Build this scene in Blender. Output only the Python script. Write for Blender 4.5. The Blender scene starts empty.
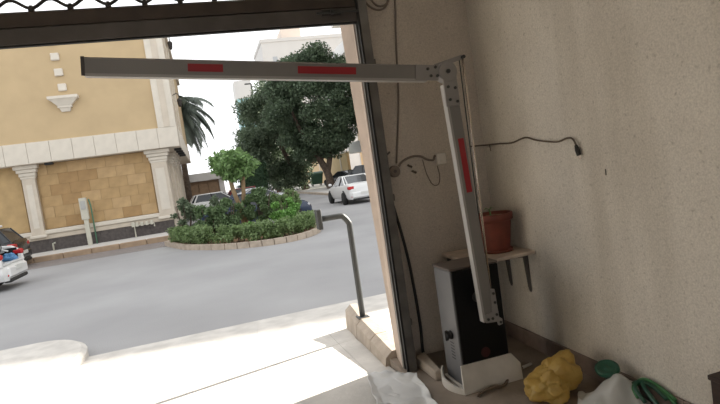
import bpy, bmesh, math, random
from math import sin, cos, pi, radians, sqrt, atan2
from mathutils import Vector, Matrix, noise

sc = bpy.context.scene
C = sc.collection

# ------------------------------------------------------------------ camera
YAW, PITCH, ROLL, CAMH, FPX = radians(15.4), radians(3.9), radians(8.2), 1.6, 540.0
cam = bpy.data.objects.new('camera', bpy.data.cameras.new('camera'))
C.objects.link(cam)
F = Vector((sin(YAW)*cos(PITCH), cos(YAW)*cos(PITCH), -sin(PITCH)))
R0 = Vector((cos(YAW), -sin(YAW), 0)); U0 = R0.cross(F)
RR = R0*cos(ROLL) - U0*sin(ROLL); UU = U0*cos(ROLL) + R0*sin(ROLL)
M = Matrix((RR, UU, -F)).transposed().to_4x4()
M.translation = Vector((0, 0, CAMH))
cam.matrix_world = M
cam.data.sensor_fit = 'HORIZONTAL'; cam.data.sensor_width = 36.0
cam.data.lens = 36.0*FPX/720.0
cam.data.clip_start = 0.05; cam.data.clip_end = 900
sc.camera = cam

# ------------------------------------------------------------------ world, sun, exposure
w = bpy.data.worlds.new('hazy_sky'); sc.world = w; w.use_nodes = True
bg = w.node_tree.nodes['Background']
bg.inputs[0].default_value = (0.97, 0.985, 1.0, 1); bg.inputs[1].default_value = 1.55
SUN_AZ, SUN_EL = radians(72), radians(25)       # from +Y (street) towards +X
sd = bpy.data.lights.new('sun', 'SUN'); sd.energy = 19.0; sd.angle = radians(0.53); sd.color = (1.0, 0.93, 0.82)
so = bpy.data.objects.new('sun', sd); C.objects.link(so)
sdir = Vector((sin(SUN_AZ)*cos(SUN_EL), cos(SUN_AZ)*cos(SUN_EL), sin(SUN_EL)))
so.rotation_euler = sdir.to_track_quat('Z', 'Y').to_euler(); so.location = (20, 20, 30)
vs = sc.view_settings
vs.view_transform = 'Standard'; vs.look = 'None'; vs.gamma = 1.0; vs.use_curve_mapping = False
vs.exposure = 0.0

# ------------------------------------------------------------------ materials
def mat(name, col, rough=0.8, metal=0.0, var=0.0, scale=5.0, bump=0.0, bscale=60.0, col2=None, island=0.0,
        transl=0.0, trans=0.0, alpha=1.0, stretch=None, emit=None, spec=0.5):
    m = bpy.data.materials.new(name); m.use_nodes = True
    nt = m.node_tree; N = nt.nodes; L = nt.links
    p = N['Principled BSDF']
    p.inputs['Base Color'].default_value = (*col, 1); p.inputs['Roughness'].default_value = rough
    p.inputs['Metallic'].default_value = metal; p.inputs['Alpha'].default_value = alpha
    p.inputs['Specular IOR Level'].default_value = spec
    if trans: p.inputs['Transmission Weight'].default_value = trans
    tc = N.new('ShaderNodeTexCoord'); vec = tc.outputs['Object']
    if stretch:
        mp = N.new('ShaderNodeMapping'); mp.inputs['Scale'].default_value = stretch
        L.new(vec, mp.inputs['Vector']); vec = mp.outputs['Vector']
    if var or col2:
        n = N.new('ShaderNodeTexNoise'); n.inputs['Scale'].default_value = scale; n.inputs['Detail'].default_value = 6
        L.new(vec, n.inputs['Vector'])
        r = N.new('ShaderNodeValToRGB'); r.color_ramp.elements[0].position = 0.35; r.color_ramp.elements[1].position = 0.68
        c2 = col2 or tuple(min(1, x*(1+var)) for x in col)
        c1 = col if col2 else tuple(x*(1-var) for x in col)
        r.color_ramp.elements[0].color = (*c1, 1); r.color_ramp.elements[1].color = (*c2, 1)
        L.new(n.outputs['Fac'], r.inputs['Fac']); src = r.outputs['Color']
        L.new(src, p.inputs['Base Color'])
    if island:
        g = N.new('ShaderNodeNewGeometry'); h = N.new('ShaderNodeHueSaturation')
        mr = N.new('ShaderNodeMapRange'); mr.inputs[3].default_value = 1-island; mr.inputs[4].default_value = 1+island
        L.new(g.outputs['Random Per Island'], mr.inputs[0]); L.new(mr.outputs[0], h.inputs['Value'])
        if var or col2: L.new(src, h.inputs['Color'])
        else: h.inputs['Color'].default_value = (*col, 1)
        L.new(h.outputs[0], p.inputs['Base Color'])
    if bump:
        b = N.new('ShaderNodeTexNoise'); b.inputs['Scale'].default_value = bscale; b.inputs['Detail'].default_value = 5
        L.new(vec, b.inputs['Vector'])
        bn = N.new('ShaderNodeBump'); bn.inputs['Strength'].default_value = bump; bn.inputs['Distance'].default_value = 0.02
        L.new(b.outputs['Fac'], bn.inputs['Height']); L.new(bn.outputs[0], p.inputs['Normal'])
    if transl:
        t = N.new('ShaderNodeBsdfTranslucent'); t.inputs[0].default_value = (*col, 1)
        mx = N.new('ShaderNodeMixShader'); mx.inputs[0].default_value = transl
        L.new(p.outputs[0], mx.inputs[1]); L.new(t.outputs[0], mx.inputs[2])
        L.new(mx.outputs[0], N['Material Output'].inputs['Surface'])
    return m

def plaster_wall(name, c1, c2, dirt_shade, streak_amt=0.6):
    """rough-cast render with blotches, grime speckles and streaks painting in soft shade"""
    m = bpy.data.materials.new(name); m.use_nodes = True
    nt = m.node_tree; N = nt.nodes; L = nt.links; p = N['Principled BSDF']; p.inputs['Roughness'].default_value = 0.92
    p.inputs['Specular IOR Level'].default_value = 0.15
    tc = N.new('ShaderNodeTexCoord')
    def ns(scale, detail=6, st=None):
        v = tc.outputs['Object']
        if st:
            mp = N.new('ShaderNodeMapping'); mp.inputs['Scale'].default_value = st; L.new(v, mp.inputs[0]); v = mp.outputs[0]
        n = N.new('ShaderNodeTexNoise'); n.inputs['Scale'].default_value = scale; n.inputs['Detail'].default_value = detail
        L.new(v, n.inputs['Vector']); return n.outputs['Fac']
    def ramp(f, a, b, ca, cb):
        r = N.new('ShaderNodeValToRGB'); r.color_ramp.elements[0].position = a; r.color_ramp.elements[1].position = b
        r.color_ramp.elements[0].color = (*ca, 1); r.color_ramp.elements[1].color = (*cb, 1); L.new(f, r.inputs[0]); return r.outputs[0]
    base = ramp(ns(2.2), 0.35, 0.7, c1, c2)
    shade_streak = ramp(ns(2.6, 3, (1, 1, 0.18)), 0.5, 0.72, (0, 0, 0), (streak_amt,)*3)  # upright streaks paint a soft vertical shadow into the plaster colour
    speck = ramp(ns(38, 3), 0.60, 0.76, (0, 0, 0), (0.5,)*3)
    grain = ramp(ns(95, 3), 0.3, 0.7, (0.83,)*3, (1.07,)*3)
    def mix(mode, fac, a, b):
        x = N.new('ShaderNodeMix'); x.data_type = 'RGBA'; x.blend_type = mode
        if isinstance(fac, float): x.inputs[0].default_value = fac
        else: L.new(fac, x.inputs[0])
        L.new(a, x.inputs[6])
        if isinstance(b, tuple): x.inputs[7].default_value = (*b, 1)
        else: L.new(b, x.inputs[7])
        return x.outputs[2]
    col = mix('MIX', shade_streak, base, dirt_shade); col = mix('MIX', speck, col, tuple(d*0.7 for d in dirt_shade)); col = mix('MULTIPLY', 1.0, col, grain)
    L.new(col, p.inputs['Base Color'])
    bn = N.new('ShaderNodeBump'); bn.inputs['Strength'].default_value = 0.35; bn.inputs['Distance'].default_value = 0.008
    L.new(ns(70, 4), bn.inputs['Height']); L.new(bn.outputs[0], p.inputs['Normal'])
    return m

MT = dict(
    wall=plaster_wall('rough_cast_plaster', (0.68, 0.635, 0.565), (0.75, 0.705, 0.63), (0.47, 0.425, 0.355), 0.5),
    wallf=plaster_wall('smooth_old_plaster', (0.56, 0.495, 0.43), (0.62, 0.555, 0.48), (0.44, 0.38, 0.32), 0.45),
    ceil=mat('ceiling_paint', (0.74, 0.71, 0.66), 0.9, var=0.05),
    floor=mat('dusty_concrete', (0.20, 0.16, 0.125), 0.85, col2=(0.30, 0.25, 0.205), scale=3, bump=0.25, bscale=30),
    skirt=mat('stone_skirting', (0.23, 0.175, 0.15), 0.6, var=0.18, scale=14, bump=0.1),
    slab=mat('pale_paving', (0.56, 0.535, 0.50), 0.85, var=0.12, scale=4, bump=0.25, bscale=25),
    joint=mat('joint_dirt', (0.13, 0.115, 0.10), 0.95, var=0.15),
    asphalt=mat('asphalt', (0.285, 0.282, 0.287), 0.9, col2=(0.355, 0.352, 0.355), scale=0.35, bump=0.3, bscale=50),
    block=mat('block_paving', (0.37, 0.325, 0.30), 0.9, var=0.1, scale=9, bump=0.2),
    tankerb=mat('tan_kerb_stone', (0.36, 0.26, 0.175), 0.9, var=0.12, scale=5, bump=0.3, bscale=20), kerb=mat('kerb_stone', (0.42, 0.35, 0.28), 0.9, var=0.14, scale=5, bump=0.3, bscale=20),
    kerbpale=mat('pale_kerb_stone', (0.38, 0.325, 0.27), 0.88, var=0.12, scale=7, bump=0.35, bscale=24),
    steel_dark=mat('dark_painted_steel', (0.035, 0.03, 0.028), 0.5, 0.3, var=0.25, scale=8),
    bar_low=mat('shutter_bar_grey', (0.085, 0.075, 0.07), 0.45, 0.4, var=0.15, scale=6),
    bar_high=mat('shutter_bar_brown', (0.05, 0.036, 0.028), 0.5, 0.3, var=0.2, scale=6),
    guide=mat('guide_rail_steel', (0.16, 0.15, 0.14), 0.5, 0.4, var=0.3, scale=6),
    rubber=mat('black_rubber', (0.012, 0.012, 0.012), 0.7),
    jamb=mat('pinkish_stone_jamb', (0.46, 0.375, 0.315), 0.85, var=0.08, scale=6, bump=0.2),
    alu=mat('anodised_aluminium', (0.225, 0.213, 0.205), 0.42, 0.35, var=0.05, scale=3),
    alu_light=mat('aluminium_lip', (0.38, 0.365, 0.35), 0.4, 0.2),
    plate=mat('joint_plate', (0.29, 0.275, 0.265), 0.5, 0.25, var=0.05),
    red=mat('red_reflector', (0.33, 0.014, 0.022), 0.35),
    blackrim=mat('black_tape_edge', (0.03, 0.02, 0.02), 0.5),
    bolt=mat('bolt_steel', (0.06, 0.06, 0.06), 0.45, 0.6),
    chrome=mat('rod_steel', (0.72, 0.62, 0.54), 0.25, 0.8),
    cablid=mat('cabinet_lid_brown', (0.10, 0.075, 0.062), 0.5), cab=mat('cabinet_grey_paint', (0.105, 0.105, 0.11), 0.45, var=0.05, scale=6),
    cabblack=mat('cabinet_black_door', (0.006, 0.006, 0.0065), 0.5, spec=0.2),
    dullred=mat('faded_red_sticker', (0.04, 0.004, 0.004), 0.7),
    whitebase=mat('white_base_panel', (0.62, 0.59, 0.54), 0.7, var=0.1, scale=6),
    shelf=mat('marble_shelf', (0.55, 0.46, 0.38), 0.5, var=0.18, scale=9),
    iron=mat('bracket_iron', (0.13, 0.12, 0.11), 0.6, 0.5),
    pot=mat('terracotta_pot', (0.165, 0.038, 0.023), 0.6, var=0.15, scale=12),
    soil=mat('dry_soil', (0.24, 0.18, 0.12), 0.95, var=0.3, scale=40, bump=0.6, bscale=50),
    sprout=mat('green_sprout', (0.12, 0.22, 0.08), 0.6),
    cable=mat('black_cable', (0.02, 0.018, 0.016), 0.6),
    cablegrey=mat('dusty_cable', (0.22, 0.18, 0.15), 0.8),
    cablebrown=mat('brown_flex', (0.12, 0.09, 0.065), 0.7),
    plastic=mat('aged_white_plastic', (0.74, 0.70, 0.64), 0.55),
    yellowbag=mat('yellow_plastic_film', (0.74, 0.54, 0.17), 0.28, var=0.15, scale=6, transl=0.5),
    whitebag=mat('white_plastic_film', (0.62, 0.62, 0.60), 0.4, var=0.06, scale=6, transl=0.25),
    sheet=mat('milky_plastic_sheet', (0.74, 0.74, 0.73), 0.45, var=0.06, scale=6, transl=0.2),
    hose=mat('green_hose', (0.035, 0.17, 0.05), 0.4), hosedk=mat('dark_green_hose', (0.012, 0.07, 0.04), 0.4),
    greencap=mat('bottle_green_plastic', (0.01, 0.075, 0.045), 0.35),
    darkwood=mat('dark_brown_wood', (0.045, 0.025, 0.018), 0.6, var=0.3, scale=5, stretch=(1, 1, 8)),
    paper=mat('white_offcut', (0.70, 0.68, 0.64), 0.6),
    render=mat('ochre_render', (0.50, 0.375, 0.22), 0.92, var=0.05, scale=1.2, bump=0.15, bscale=30),
    trimw=mat('cream_stone_trim', (0.64, 0.585, 0.50), 0.85, var=0.05, scale=3, bump=0.1),
    colw=mat('cream_column_stone', (0.57, 0.50, 0.41), 0.85, var=0.06, scale=3),
    och1=mat('ochre_stone_light', (0.45, 0.305, 0.155), 0.85, var=0.1, scale=3, bump=0.2),
    och2=mat('ochre_stone_mid', (0.405, 0.27, 0.13), 0.85, var=0.1, scale=3, bump=0.2),
    och3=mat('ochre_stone_dark', (0.35, 0.22, 0.10), 0.85, var=0.1, scale=3, bump=0.2),
    grout=mat('tile_grout', (0.44, 0.31, 0.17), 0.95),
    och_plain=mat('ochre_plain_panel', (0.44, 0.305, 0.15), 0.9, var=0.12, scale=2),
    slate=mat('grey_slate_base', (0.085, 0.072, 0.067), 0.75, var=0.25, scale=9),
    mid_red=mat('red_brown_brick_bench', (0.40, 0.25, 0.16), 0.9, var=0.2, scale=8),
    utility=mat('utility_box_cream', (0.52, 0.50, 0.42), 0.6, var=0.05), pipe=mat('galvanised_pipe', (0.40, 0.40, 0.38), 0.5, 0.3),
    greenpipe=mat('green_pipe', (0.10, 0.22, 0.14), 0.6),
    brownwall=mat('brown_gate_boards', (0.25, 0.165, 0.10), 0.85, var=0.12, scale=4), concrete=mat('pale_concrete', (0.58, 0.56, 0.53), 0.9, var=0.06, scale=2),
    farwhite=mat('far_white_render', (0.52, 0.51, 0.495), 0.9, var=0.03, scale=0.3), farpink=mat('far_pink_render', (0.66, 0.57, 0.50), 0.9),
    fargreen=mat('pale_teal_cladding', (0.28, 0.46, 0.48), 0.5), beige=mat('beige_render', (0.55, 0.46, 0.35), 0.9, var=0.05, scale=0.5),
    whiteb=mat('white_render', (0.76, 0.75, 0.74), 0.9), farwin=mat('far_window_glass', (0.34, 0.36, 0.38), 0.3),
    leafdk=mat('dark_street_tree_leaf', (0.095, 0.138, 0.08), 0.6, island=0.45, transl=0.3),
    leafdk2=mat('olive_street_tree_leaf', (0.11, 0.15, 0.09), 0.6, island=0.45, transl=0.3),
    leaflt=mat('bright_green_leaf', (0.20, 0.32, 0.12), 0.5, island=0.4, transl=0.35),
    leafhedge=mat('hedge_leaf', (0.20, 0.285, 0.12), 0.55, island=0.35, transl=0.4),
    leafbush=mat('deep_green_bush_leaf', (0.145, 0.22, 0.10), 0.55, island=0.4, transl=0.4),
    leaflime=mat('lime_bush_leaf', (0.17, 0.34, 0.085), 0.5, island=0.4, transl=0.35),
    leafgrey=mat('grey_green_shrub_leaf', (0.16, 0.21, 0.13), 0.6, island=0.4, transl=0.4),
    cypress=mat('clipped_hedge_leaf', (0.018, 0.05, 0.018), 0.7, island=0.5),
    palm=mat('palm_leaf', (0.13, 0.16, 0.13), 0.6, island=0.3, transl=0.2),
    bark=mat('brown_bark', (0.115, 0.085, 0.065), 0.95, var=0.3, scale=6, bump=0.5, bscale=12),
    barkpale=mat('pale_bark', (0.32, 0.22, 0.125), 0.95, var=0.2, scale=8, bump=0.4, bscale=14),
    earth=mat('red_brown_earth', (0.27, 0.16, 0.09), 0.95, var=0.25, scale=6, bump=0.4, bscale=20),
    carwhite=mat('white_car_paint', (0.74, 0.74, 0.73), 0.25), carblack=mat('black_car_paint', (0.018, 0.018, 0.02), 0.2),
    carblue=mat('navy_car_paint', (0.035, 0.05, 0.085), 0.2), carsilver=mat('silver_car_paint', (0.44, 0.45, 0.46), 0.25, 0.4),
    carred=mat('dark_red_car_paint', (0.22, 0.02, 0.02), 0.25), cargrey=mat('grey_car_paint', (0.10, 0.105, 0.115), 0.25),
    glass=mat('car_glass', (0.03, 0.035, 0.04), 0.06), tyre=mat('tyre_rubber', (0.015, 0.015, 0.015), 0.8),
    rim=mat('wheel_rim', (0.35, 0.35, 0.36), 0.35, 0.7), tail=mat('tail_lamp_red', (0.45, 0.015, 0.015), 0.25),
    lamp=mat('clear_lamp', (0.6, 0.6, 0.62), 0.1), trim_black=mat('black_trim', (0.015, 0.015, 0.015), 0.6),
    lining=mat('boot_lining', (0.012, 0.012, 0.014), 0.9), bluebag=mat('blue_plastic_film', (0.08, 0.22, 0.42), 0.5),
    bin=mat('dark_green_bin_plastic', (0.02, 0.07, 0.045), 0.5), postgrey=mat('grey_post_paint', (0.05, 0.054, 0.055), 0.5, 0.3),
    plate_num=mat('number_plate', (0.65, 0.65, 0.62), 0.5),
)

def brick_paving(m, c1, c2, cm):
    nt = m.node_tree; N = nt.nodes; L = nt.links; p = N['Principled BSDF']
    b = N.new('ShaderNodeTexBrick'); b.inputs['Color1'].default_value = (*c1, 1); b.inputs['Color2'].default_value = (*c2, 1); b.inputs['Mortar'].default_value = (*cm, 1)
    b.inputs['Scale'].default_value = 2.2; b.inputs['Mortar Size'].default_value = .03
    tc = N.new('ShaderNodeTexCoord'); L.new(tc.outputs['Object'], b.inputs['Vector']); L.new(b.outputs['Color'], p.inputs['Base Color'])
brick_paving(MT['block'], (.285, .25, .235), (.225, .20, .195), (.13, .115, .11))

# ------------------------------------------------------------------ mesh helpers
class MB:
    def __init__(s): s.v = []; s.f = []
    def add(s, vs, fs):
        o = len(s.v); s.v += [tuple(v) for v in vs]; s.f += [tuple(i+o for i in f) for f in fs]; return s
    def box(s, a, b, mtx=None):
        x0, y0, z0 = a; x1, y1, z1 = b
        vs = [Vector(p) for p in ((x0,y0,z0),(x1,y0,z0),(x1,y1,z0),(x0,y1,z0),(x0,y0,z1),(x1,y0,z1),(x1,y1,z1),(x0,y1,z1))]
        if mtx: vs = [mtx @ v for v in vs]
        return s.add(vs, [(3,2,1,0),(4,5,6,7),(0,1,5,4),(1,2,6,5),(2,3,7,6),(3,0,4,7)])
    def bbox(s, a, b, bev=0.01, mtx=None):
        """box with chamfered edges"""
        x0,y0,z0 = a; x1,y1,z1 = b; e = min(bev, (x1-x0)/2.01, (y1-y0)/2.01, (z1-z0)/2.01)
        bm = bmesh.new(); bmesh.ops.create_cube(bm, size=1)
        for v in bm.verts: v.co = Vector(((x0+x1)/2+v.co.x*(x1-x0), (y0+y1)/2+v.co.y*(y1-y0), (z0+z1)/2+v.co.z*(z1-z0)))
        bmesh.ops.bevel(bm, geom=bm.edges[:], offset=e, segments=1, affect='EDGES', profile=0.5)
        bm.verts.index_update()
        vs = [(mtx @ v.co) if mtx else v.co.copy() for v in bm.verts]
        fs = [tuple(v.index for v in f.verts) for f in bm.faces]; bm.free()
        return s.add(vs, fs)
    def prism(s, pts, axis, a, b):
        """extrude 2-D outline; axis 'x','y','z' is the extrude direction"""
        n = len(pts)
        def mk(p, t):
            return (t, p[0], p[1]) if axis == 'x' else (p[0], t, p[1]) if axis == 'y' else (p[0], p[1], t)
        vs = [mk(p, a) for p in pts] + [mk(p, b) for p in pts]
        fs = [tuple(range(n))[::-1], tuple(range(n, 2*n))] + [(i, (i+1) % n, n+(i+1) % n, n+i) for i in range(n)]
        return s.add(vs, fs)
    def tube(s, pts, r, n=8, caps=True):
        pts = [Vector(p) for p in pts]; m = len(pts)
        rs = r if isinstance(r, (list, tuple)) else [r]*m
        prev = None; vs = []
        for i, p in enumerate(pts):
            t = (pts[min(i+1, m-1)] - pts[max(i-1, 0)])
            if t.length < 1e-9: t = Vector((0, 0, 1))
            t.normalize()
            if prev is None:
                u = t.orthogonal().normalized()
            else:
                u = prev - t*prev.dot(t)
                u = u.normalized() if u.length > 1e-6 else t.orthogonal().normalized()
            prev = u; v = t.cross(u)
            for k in range(n):
                a = 2*pi*k/n; vs.append(p + (u*cos(a)+v*sin(a))*rs[i])
        fs = [(i*n+k, i*n+(k+1) % n, (i+1)*n+(k+1) % n, (i+1)*n+k) for i in range(m-1) for k in range(n)]
        if caps: fs += [tuple(range(n))[::-1], tuple(range((m-1)*n, m*n))]
        return s.add(vs, fs)
    def cyl(s, a, b, r, n=16): return s.tube([a, b], r, n)
    def lathe(s, prof, n=24, centre=(0, 0, 0), cap=True, mtx=None):
        vs = []; c = Vector(centre)
        for r, z in prof:
            for k in range(n):
                v = Vector((r*cos(2*pi*k/n), r*sin(2*pi*k/n), z)); vs.append((mtx @ v if mtx else v) + c)
        m = len(prof)
        fs = [(i*n+k, i*n+(k+1) % n, (i+1)*n+(k+1) % n, (i+1)*n+k) for i in range(m-1) for k in range(n)]
        if cap: fs += [tuple(range(n))[::-1], tuple(range((m-1)*n, m*n))]
        return s.add(vs, fs)
    def build(s, name, m, parent=None, smooth=False, loc=None, bevel=0, solid=0):
        me = bpy.data.meshes.new(name); me.from_pydata(s.v, [], s.f); me.update()
        me.materials.append(MT[m] if isinstance(m, str) else m)
        if smooth: me.polygons.foreach_set('use_smooth', [True]*len(me.polygons))
        o = bpy.data.objects.new(name, me); C.objects.link(o)
        if parent: o.parent = parent
        if loc: o.location = loc
        if solid:
            q = o.modifiers.new('thick', 'SOLIDIFY'); q.thickness = solid; q.offset = 0
        if bevel:
            q = o.modifiers.new('bevel', 'BEVEL'); q.width = bevel; q.segments = 2; q.limit_method = 'ANGLE'
        return o

def tag(o, label, cat, group=None, kind=None):
    o['label'] = label; o['category'] = cat
    if group: o['group'] = group
    if kind: o['kind'] = kind
    return o
def struct(o, label=None):
    o['kind'] = 'structure'
    if label: o['label'] = label
    return o
def thing(name, label, cat, loc=(0, 0, 0), rz=0, group=None):
    o = bpy.data.objects.new(name, None); C.objects.link(o); o.location = loc; o.rotation_euler = (0, 0, rz)
    o.empty_display_size = 0.2
    return tag(o, label, cat, group)
def share(o, name, parent, loc, m=None):
    """another object with the same mesh"""
    c = o.copy(); c.name = name; C.objects.link(c); c.parent = parent; c.location = loc
    return c
def smoothpath(pts, k=4):
    P = [Vector(p) for p in pts]; out = []
    for i in range(len(P)-1):
        a, b, c, d = P[max(i-1, 0)], P[i], P[i+1], P[min(i+2, len(P)-1)]
        for j in range(k):
            t = j/k
            out.append(0.5*((2*b)+(c-a)*t+(2*a-5*b+4*c-d)*t*t+(3*b-a-3*c+d)*t**3))
    out.append(P[-1]); return out

rnd = random.Random(7)
RZ = -0.3                                            # road level

# ================================================================== GROUND AND STREET
struct(MB().add([(-90, 6.6, RZ), (90, 6.6, RZ), (90, 320, RZ), (-90, 320, RZ), (-90, 6.6, RZ-.3), (90, 6.6, RZ-.3), (90, 320, RZ-.3), (-90, 320, RZ-.3)],
    [(0, 1, 2, 3), (7, 6, 5, 4), (0, 4, 5, 1), (1, 5, 6, 2), (2, 6, 7, 3), (3, 7, 4, 0)]).build('street_floor', 'asphalt'), 'grey asphalt street floor in shade')

# garage floor
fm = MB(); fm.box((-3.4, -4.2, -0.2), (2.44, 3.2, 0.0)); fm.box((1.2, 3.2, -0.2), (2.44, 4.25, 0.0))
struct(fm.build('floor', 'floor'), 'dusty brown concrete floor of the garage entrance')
struct(MB().box((-8, -16, -.3), (8, -4.2, -.02)).build('yard_floor', 'slab'), 'unseen yard floor added outside the rear gateway')  # added with the rear gateway, bounces daylight into the garage

# apron of pale slabs sloping to the street
Y0A = 3.2
def az(y): return -max(0, y-Y0A)*0.25/4.05
def slope_block(x0, x1, y0, y1, dz):
    return ([(x0, y0, az(y0)-dz), (x1, y0, az(y0)-dz), (x1, y1, az(y1)-dz), (x0, y1, az(y1)-dz), (x0, y0, -.45), (x1, y0, -.45), (x1, y1, -.45), (x0, y1, -.45)],
            [(0, 1, 2, 3), (7, 6, 5, 4), (0, 4, 5, 1), (1, 5, 6, 2), (2, 6, 7, 3), (3, 7, 4, 0)])
ab = MB(); ab.add(*slope_block(-3.4, 1.2, Y0A, 4.3, .014)); ab.add(*slope_block(-7, 9, 4.3, 7.25, .014))
APRON = struct(ab.build('apron_floor', 'joint'), 'pale sunlit paved apron sloping to the street')
def apron_slab(poly, g=(.001, .001)):
    # g = (inset, inset of the first side, which lies on the long joint)
    n = len(poly); P_ = [Vector((x, y)) for x, y in poly]; q = []
    for i in range(n):                                   # inset every side by g
        a_, b_, c_ = P_[i-1], P_[i], P_[(i+1) % n]
        d1 = (b_-a_).normalized(); d2 = (c_-b_).normalized()
        n1 = Vector((-d1.y, d1.x)); n2 = Vector((-d2.y, d2.x)); bi = (n1+n2)
        q.append(b_+bi.normalized()*g[0]/max(.3, bi.length/2))
        if i in (0, 1): q[-1] = q[-1] + Vector((0, g[1]-g[0]))
    j = rnd.uniform(0, .0012)
    vs = [(p.x, p.y, az(p.y)+j) for p in q] + [(p.x, p.y, az(p.y)-.02) for p in q]
    fs = [tuple(range(n)), tuple(range(n, 2*n))[::-1]] + [(i, n+i, n+(i+1) % n, (i+1) % n) for i in range(n)]
    MB().add(vs, fs).build('paving_slab', 'slab', APRON)
def jy(x): return 4.84+x*0.325                    # the long oblique joint
xs = [-4.6, -3.35, -2.05, -0.7, 0.25, 1.0]; sk_ = .12
for i_, (a, b) in enumerate(zip(xs[:-1], xs[1:])):
    ya, yb = jy(a), jy(b)
    if a >= -3.4: apron_slab([(a, Y0A), (b, Y0A), (b, yb), (a, ya)], (.001, .001))
    ma = mb_prev if i_ else (ya+7.22)/2; mb = (yb+7.22)/2 + rnd.uniform(-.35, .35); mb_prev = mb
    apron_slab([(a, ya), (b, yb), (b, mb), (a, ma)], (.001, .002))
    apron_slab([(a, ma), (b, mb), (b+sk_, 7.22), (a+sk_, 7.22)], (.001, .001))
apron_slab([(1.0, Y0A), (1.19, Y0A), (1.19, 4.3), (1.19, 5.2), (1.0, jy(1.0))])
apron_slab([(1.0, jy(1.0)), (1.19, 5.2), (1.25, 5.8), (2.6, 5.9), (2.6, 7.22), (1.0, 7.22)])
apron_slab([(2.6, 5.9), (4.2, 5.9), (4.2, 7.22), (2.6, 7.22)])

# raised rounded pavement end at the left
pts = []
for k in range(19):
    a = -pi/2 + pi*k/18
    pts.append((-2.45+0.75*cos(a), 7.05+1.05*sin(a)))
pts += [(-6, 8.1), (-6, 6.0)]
pv = MB(); n = len(pts)
pv.add([(x, y, -.36) for x, y in pts]+[(x, y, -.17) for x, y in pts]+[(x-.05*(x+2.9), y-.05*(y-7.05), -.135) for x, y in pts],
       [tuple(range(2*n, 3*n))]+[(i, (i+1) % n, n+(i+1) % n, n+i) for i in range(n)]+[(n+i, n+(i+1) % n, 2*n+(i+1) % n, 2*n+i) for i in range(n)])
tag(pv.build('pavement_end', 'slab'), 'low rounded pale pavement end at bottom left of the apron', 'pavement')

# pavement and kerb on the right, outside the jamb
struct(MB().box((1.30, 4.3, -.3), (9, 5.38, 0.055)).build('side_floor', 'slab'), 'sunlit raised pavement outside the jamb')
kb = thing('kerb', 'stone kerb running out from the foot of the jamb to the apron', 'kerb', (1.2, 4.2, 0))
ys = [4.14, 4.66, 5.2, 5.72]
for i in range(3):
    y0, y1 = ys[i]+.006, ys[i+1]-.006
    d0, d1 = (.035*i, .035*(i+1))
    o = MB()
    zt = 0.06
    def sec(y, d, zt):
        zb = az(max(y, 4.3))-.03
        return [(-.05+d, y-4.2, zb), (.16, y-4.2, zb), (.16, y-4.2, zt), (.03+d, y-4.2, zt), (-.03+d, y-4.2, zt-.05)]
    a = sec(y0, d0*.6, zt); b = sec(y1, d1*.6, zt+(.04 if i == 2 else 0))
    o.add(a+b, [(4, 3, 2, 1, 0), (5, 6, 7, 8, 9)]+[(k, (k+1) % 5, 5+(k+1) % 5, 5+k) for k in range(5)])
    o.build('kerb_stone', 'kerbpale', kb)

# bent steel hand-post with plate
bp = thing('bent_post', 'grey bent steel post with square end plate standing on the pavement edge', 'post', (1.31, 5.28, 0.055))
MB().tube(smoothpath([(0.0, 0, 0), (.0, 0, .5), (0, 0, .92), (-.005, 0, .985), (-.05, 0, 1.05), (-.09, 0, 1.065), (-.28, 0, 1.065)], 3), .03, 10).build('pole', 'postgrey', bp, True)
MB().bbox((-.325, -.06, .965), (-.28, .06, 1.165), .006).build('end_plate', 'postgrey', bp)
MB().bbox((-.06, -.06, 0), (.06, .06, .012), .003).build('base_plate', 'postgrey', bp)

# ================================================================== GARAGE SHELL
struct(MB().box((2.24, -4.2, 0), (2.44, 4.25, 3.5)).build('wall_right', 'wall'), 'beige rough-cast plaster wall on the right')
struct(MB().box((1.30, 4.05, -.1), (2.24, 4.14, 3.5)).build('wall_front', 'wallf'), 'brownish plaster wall beside the shutter guide')
struct(MB().box((-3.4, 3.9, 3.22), (1.30, 4.13, 3.5)).build('wall_lintel', 'wallf'))
struct(MB().box((-3.4, 3.9, -.06), (-2.75, 4.13, 3.22)).build('wall_pier', 'wallf'))
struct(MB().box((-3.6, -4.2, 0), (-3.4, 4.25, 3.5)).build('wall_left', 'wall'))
wbk = MB(); wbk.box((-3.6, -4.4, 0), (-3.0, -4.2, 3.5)); wbk.box((.2, -4.4, 0), (2.44, -4.2, 3.5)); wbk.box((-3.0, -4.4, 2.8), (.2, -4.2, 3.5))  # gateway opening added to let daylight onto the inside walls
struct(wbk.build('wall_back', 'wall'), 'plaster wall behind the camera with a gateway added for fill light')
struct(MB().box((-3.6, -4.4, 3.5), (2.44, 4.25, 3.7)).build('ceiling', 'ceil'))
# outside jamb stone (reveal)
struct(MB().add([(1.225, 3.90, -.08), (1.32, 3.90, -.08), (1.32, 4.15, -.08), (1.268, 4.15, -.08), (1.215, 3.90, 3.22), (1.30, 3.90, 3.22), (1.30, 4.15, 3.22), (1.172, 4.15, 3.22)],
    [(3, 2, 1, 0), (4, 5, 6, 7), (0, 1, 5, 4), (1, 2, 6, 5), (2, 3, 7, 6), (3, 0, 4, 7)]).build('trim_1', 'jamb'), 'pinkish stone jamb of the doorway')

# skirting tiles on the right wall
sk = struct(MB().box((2.232, -4.2, 0), (2.24, 4.05, 0.118)).build('baseboard_right', 'joint'))
tile = None; y = 4.048
while y > 0.6:
    if tile is None:
        tile = MB().bbox((-.018, -.297, 0), (0, 0, .125), .003).build('skirting_tile', 'skirt', sk, loc=(2.234, y, 0))
    else: share(tile, 'skirting_tile', sk, (2.234, y, 0))
    y -= .3

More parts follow.
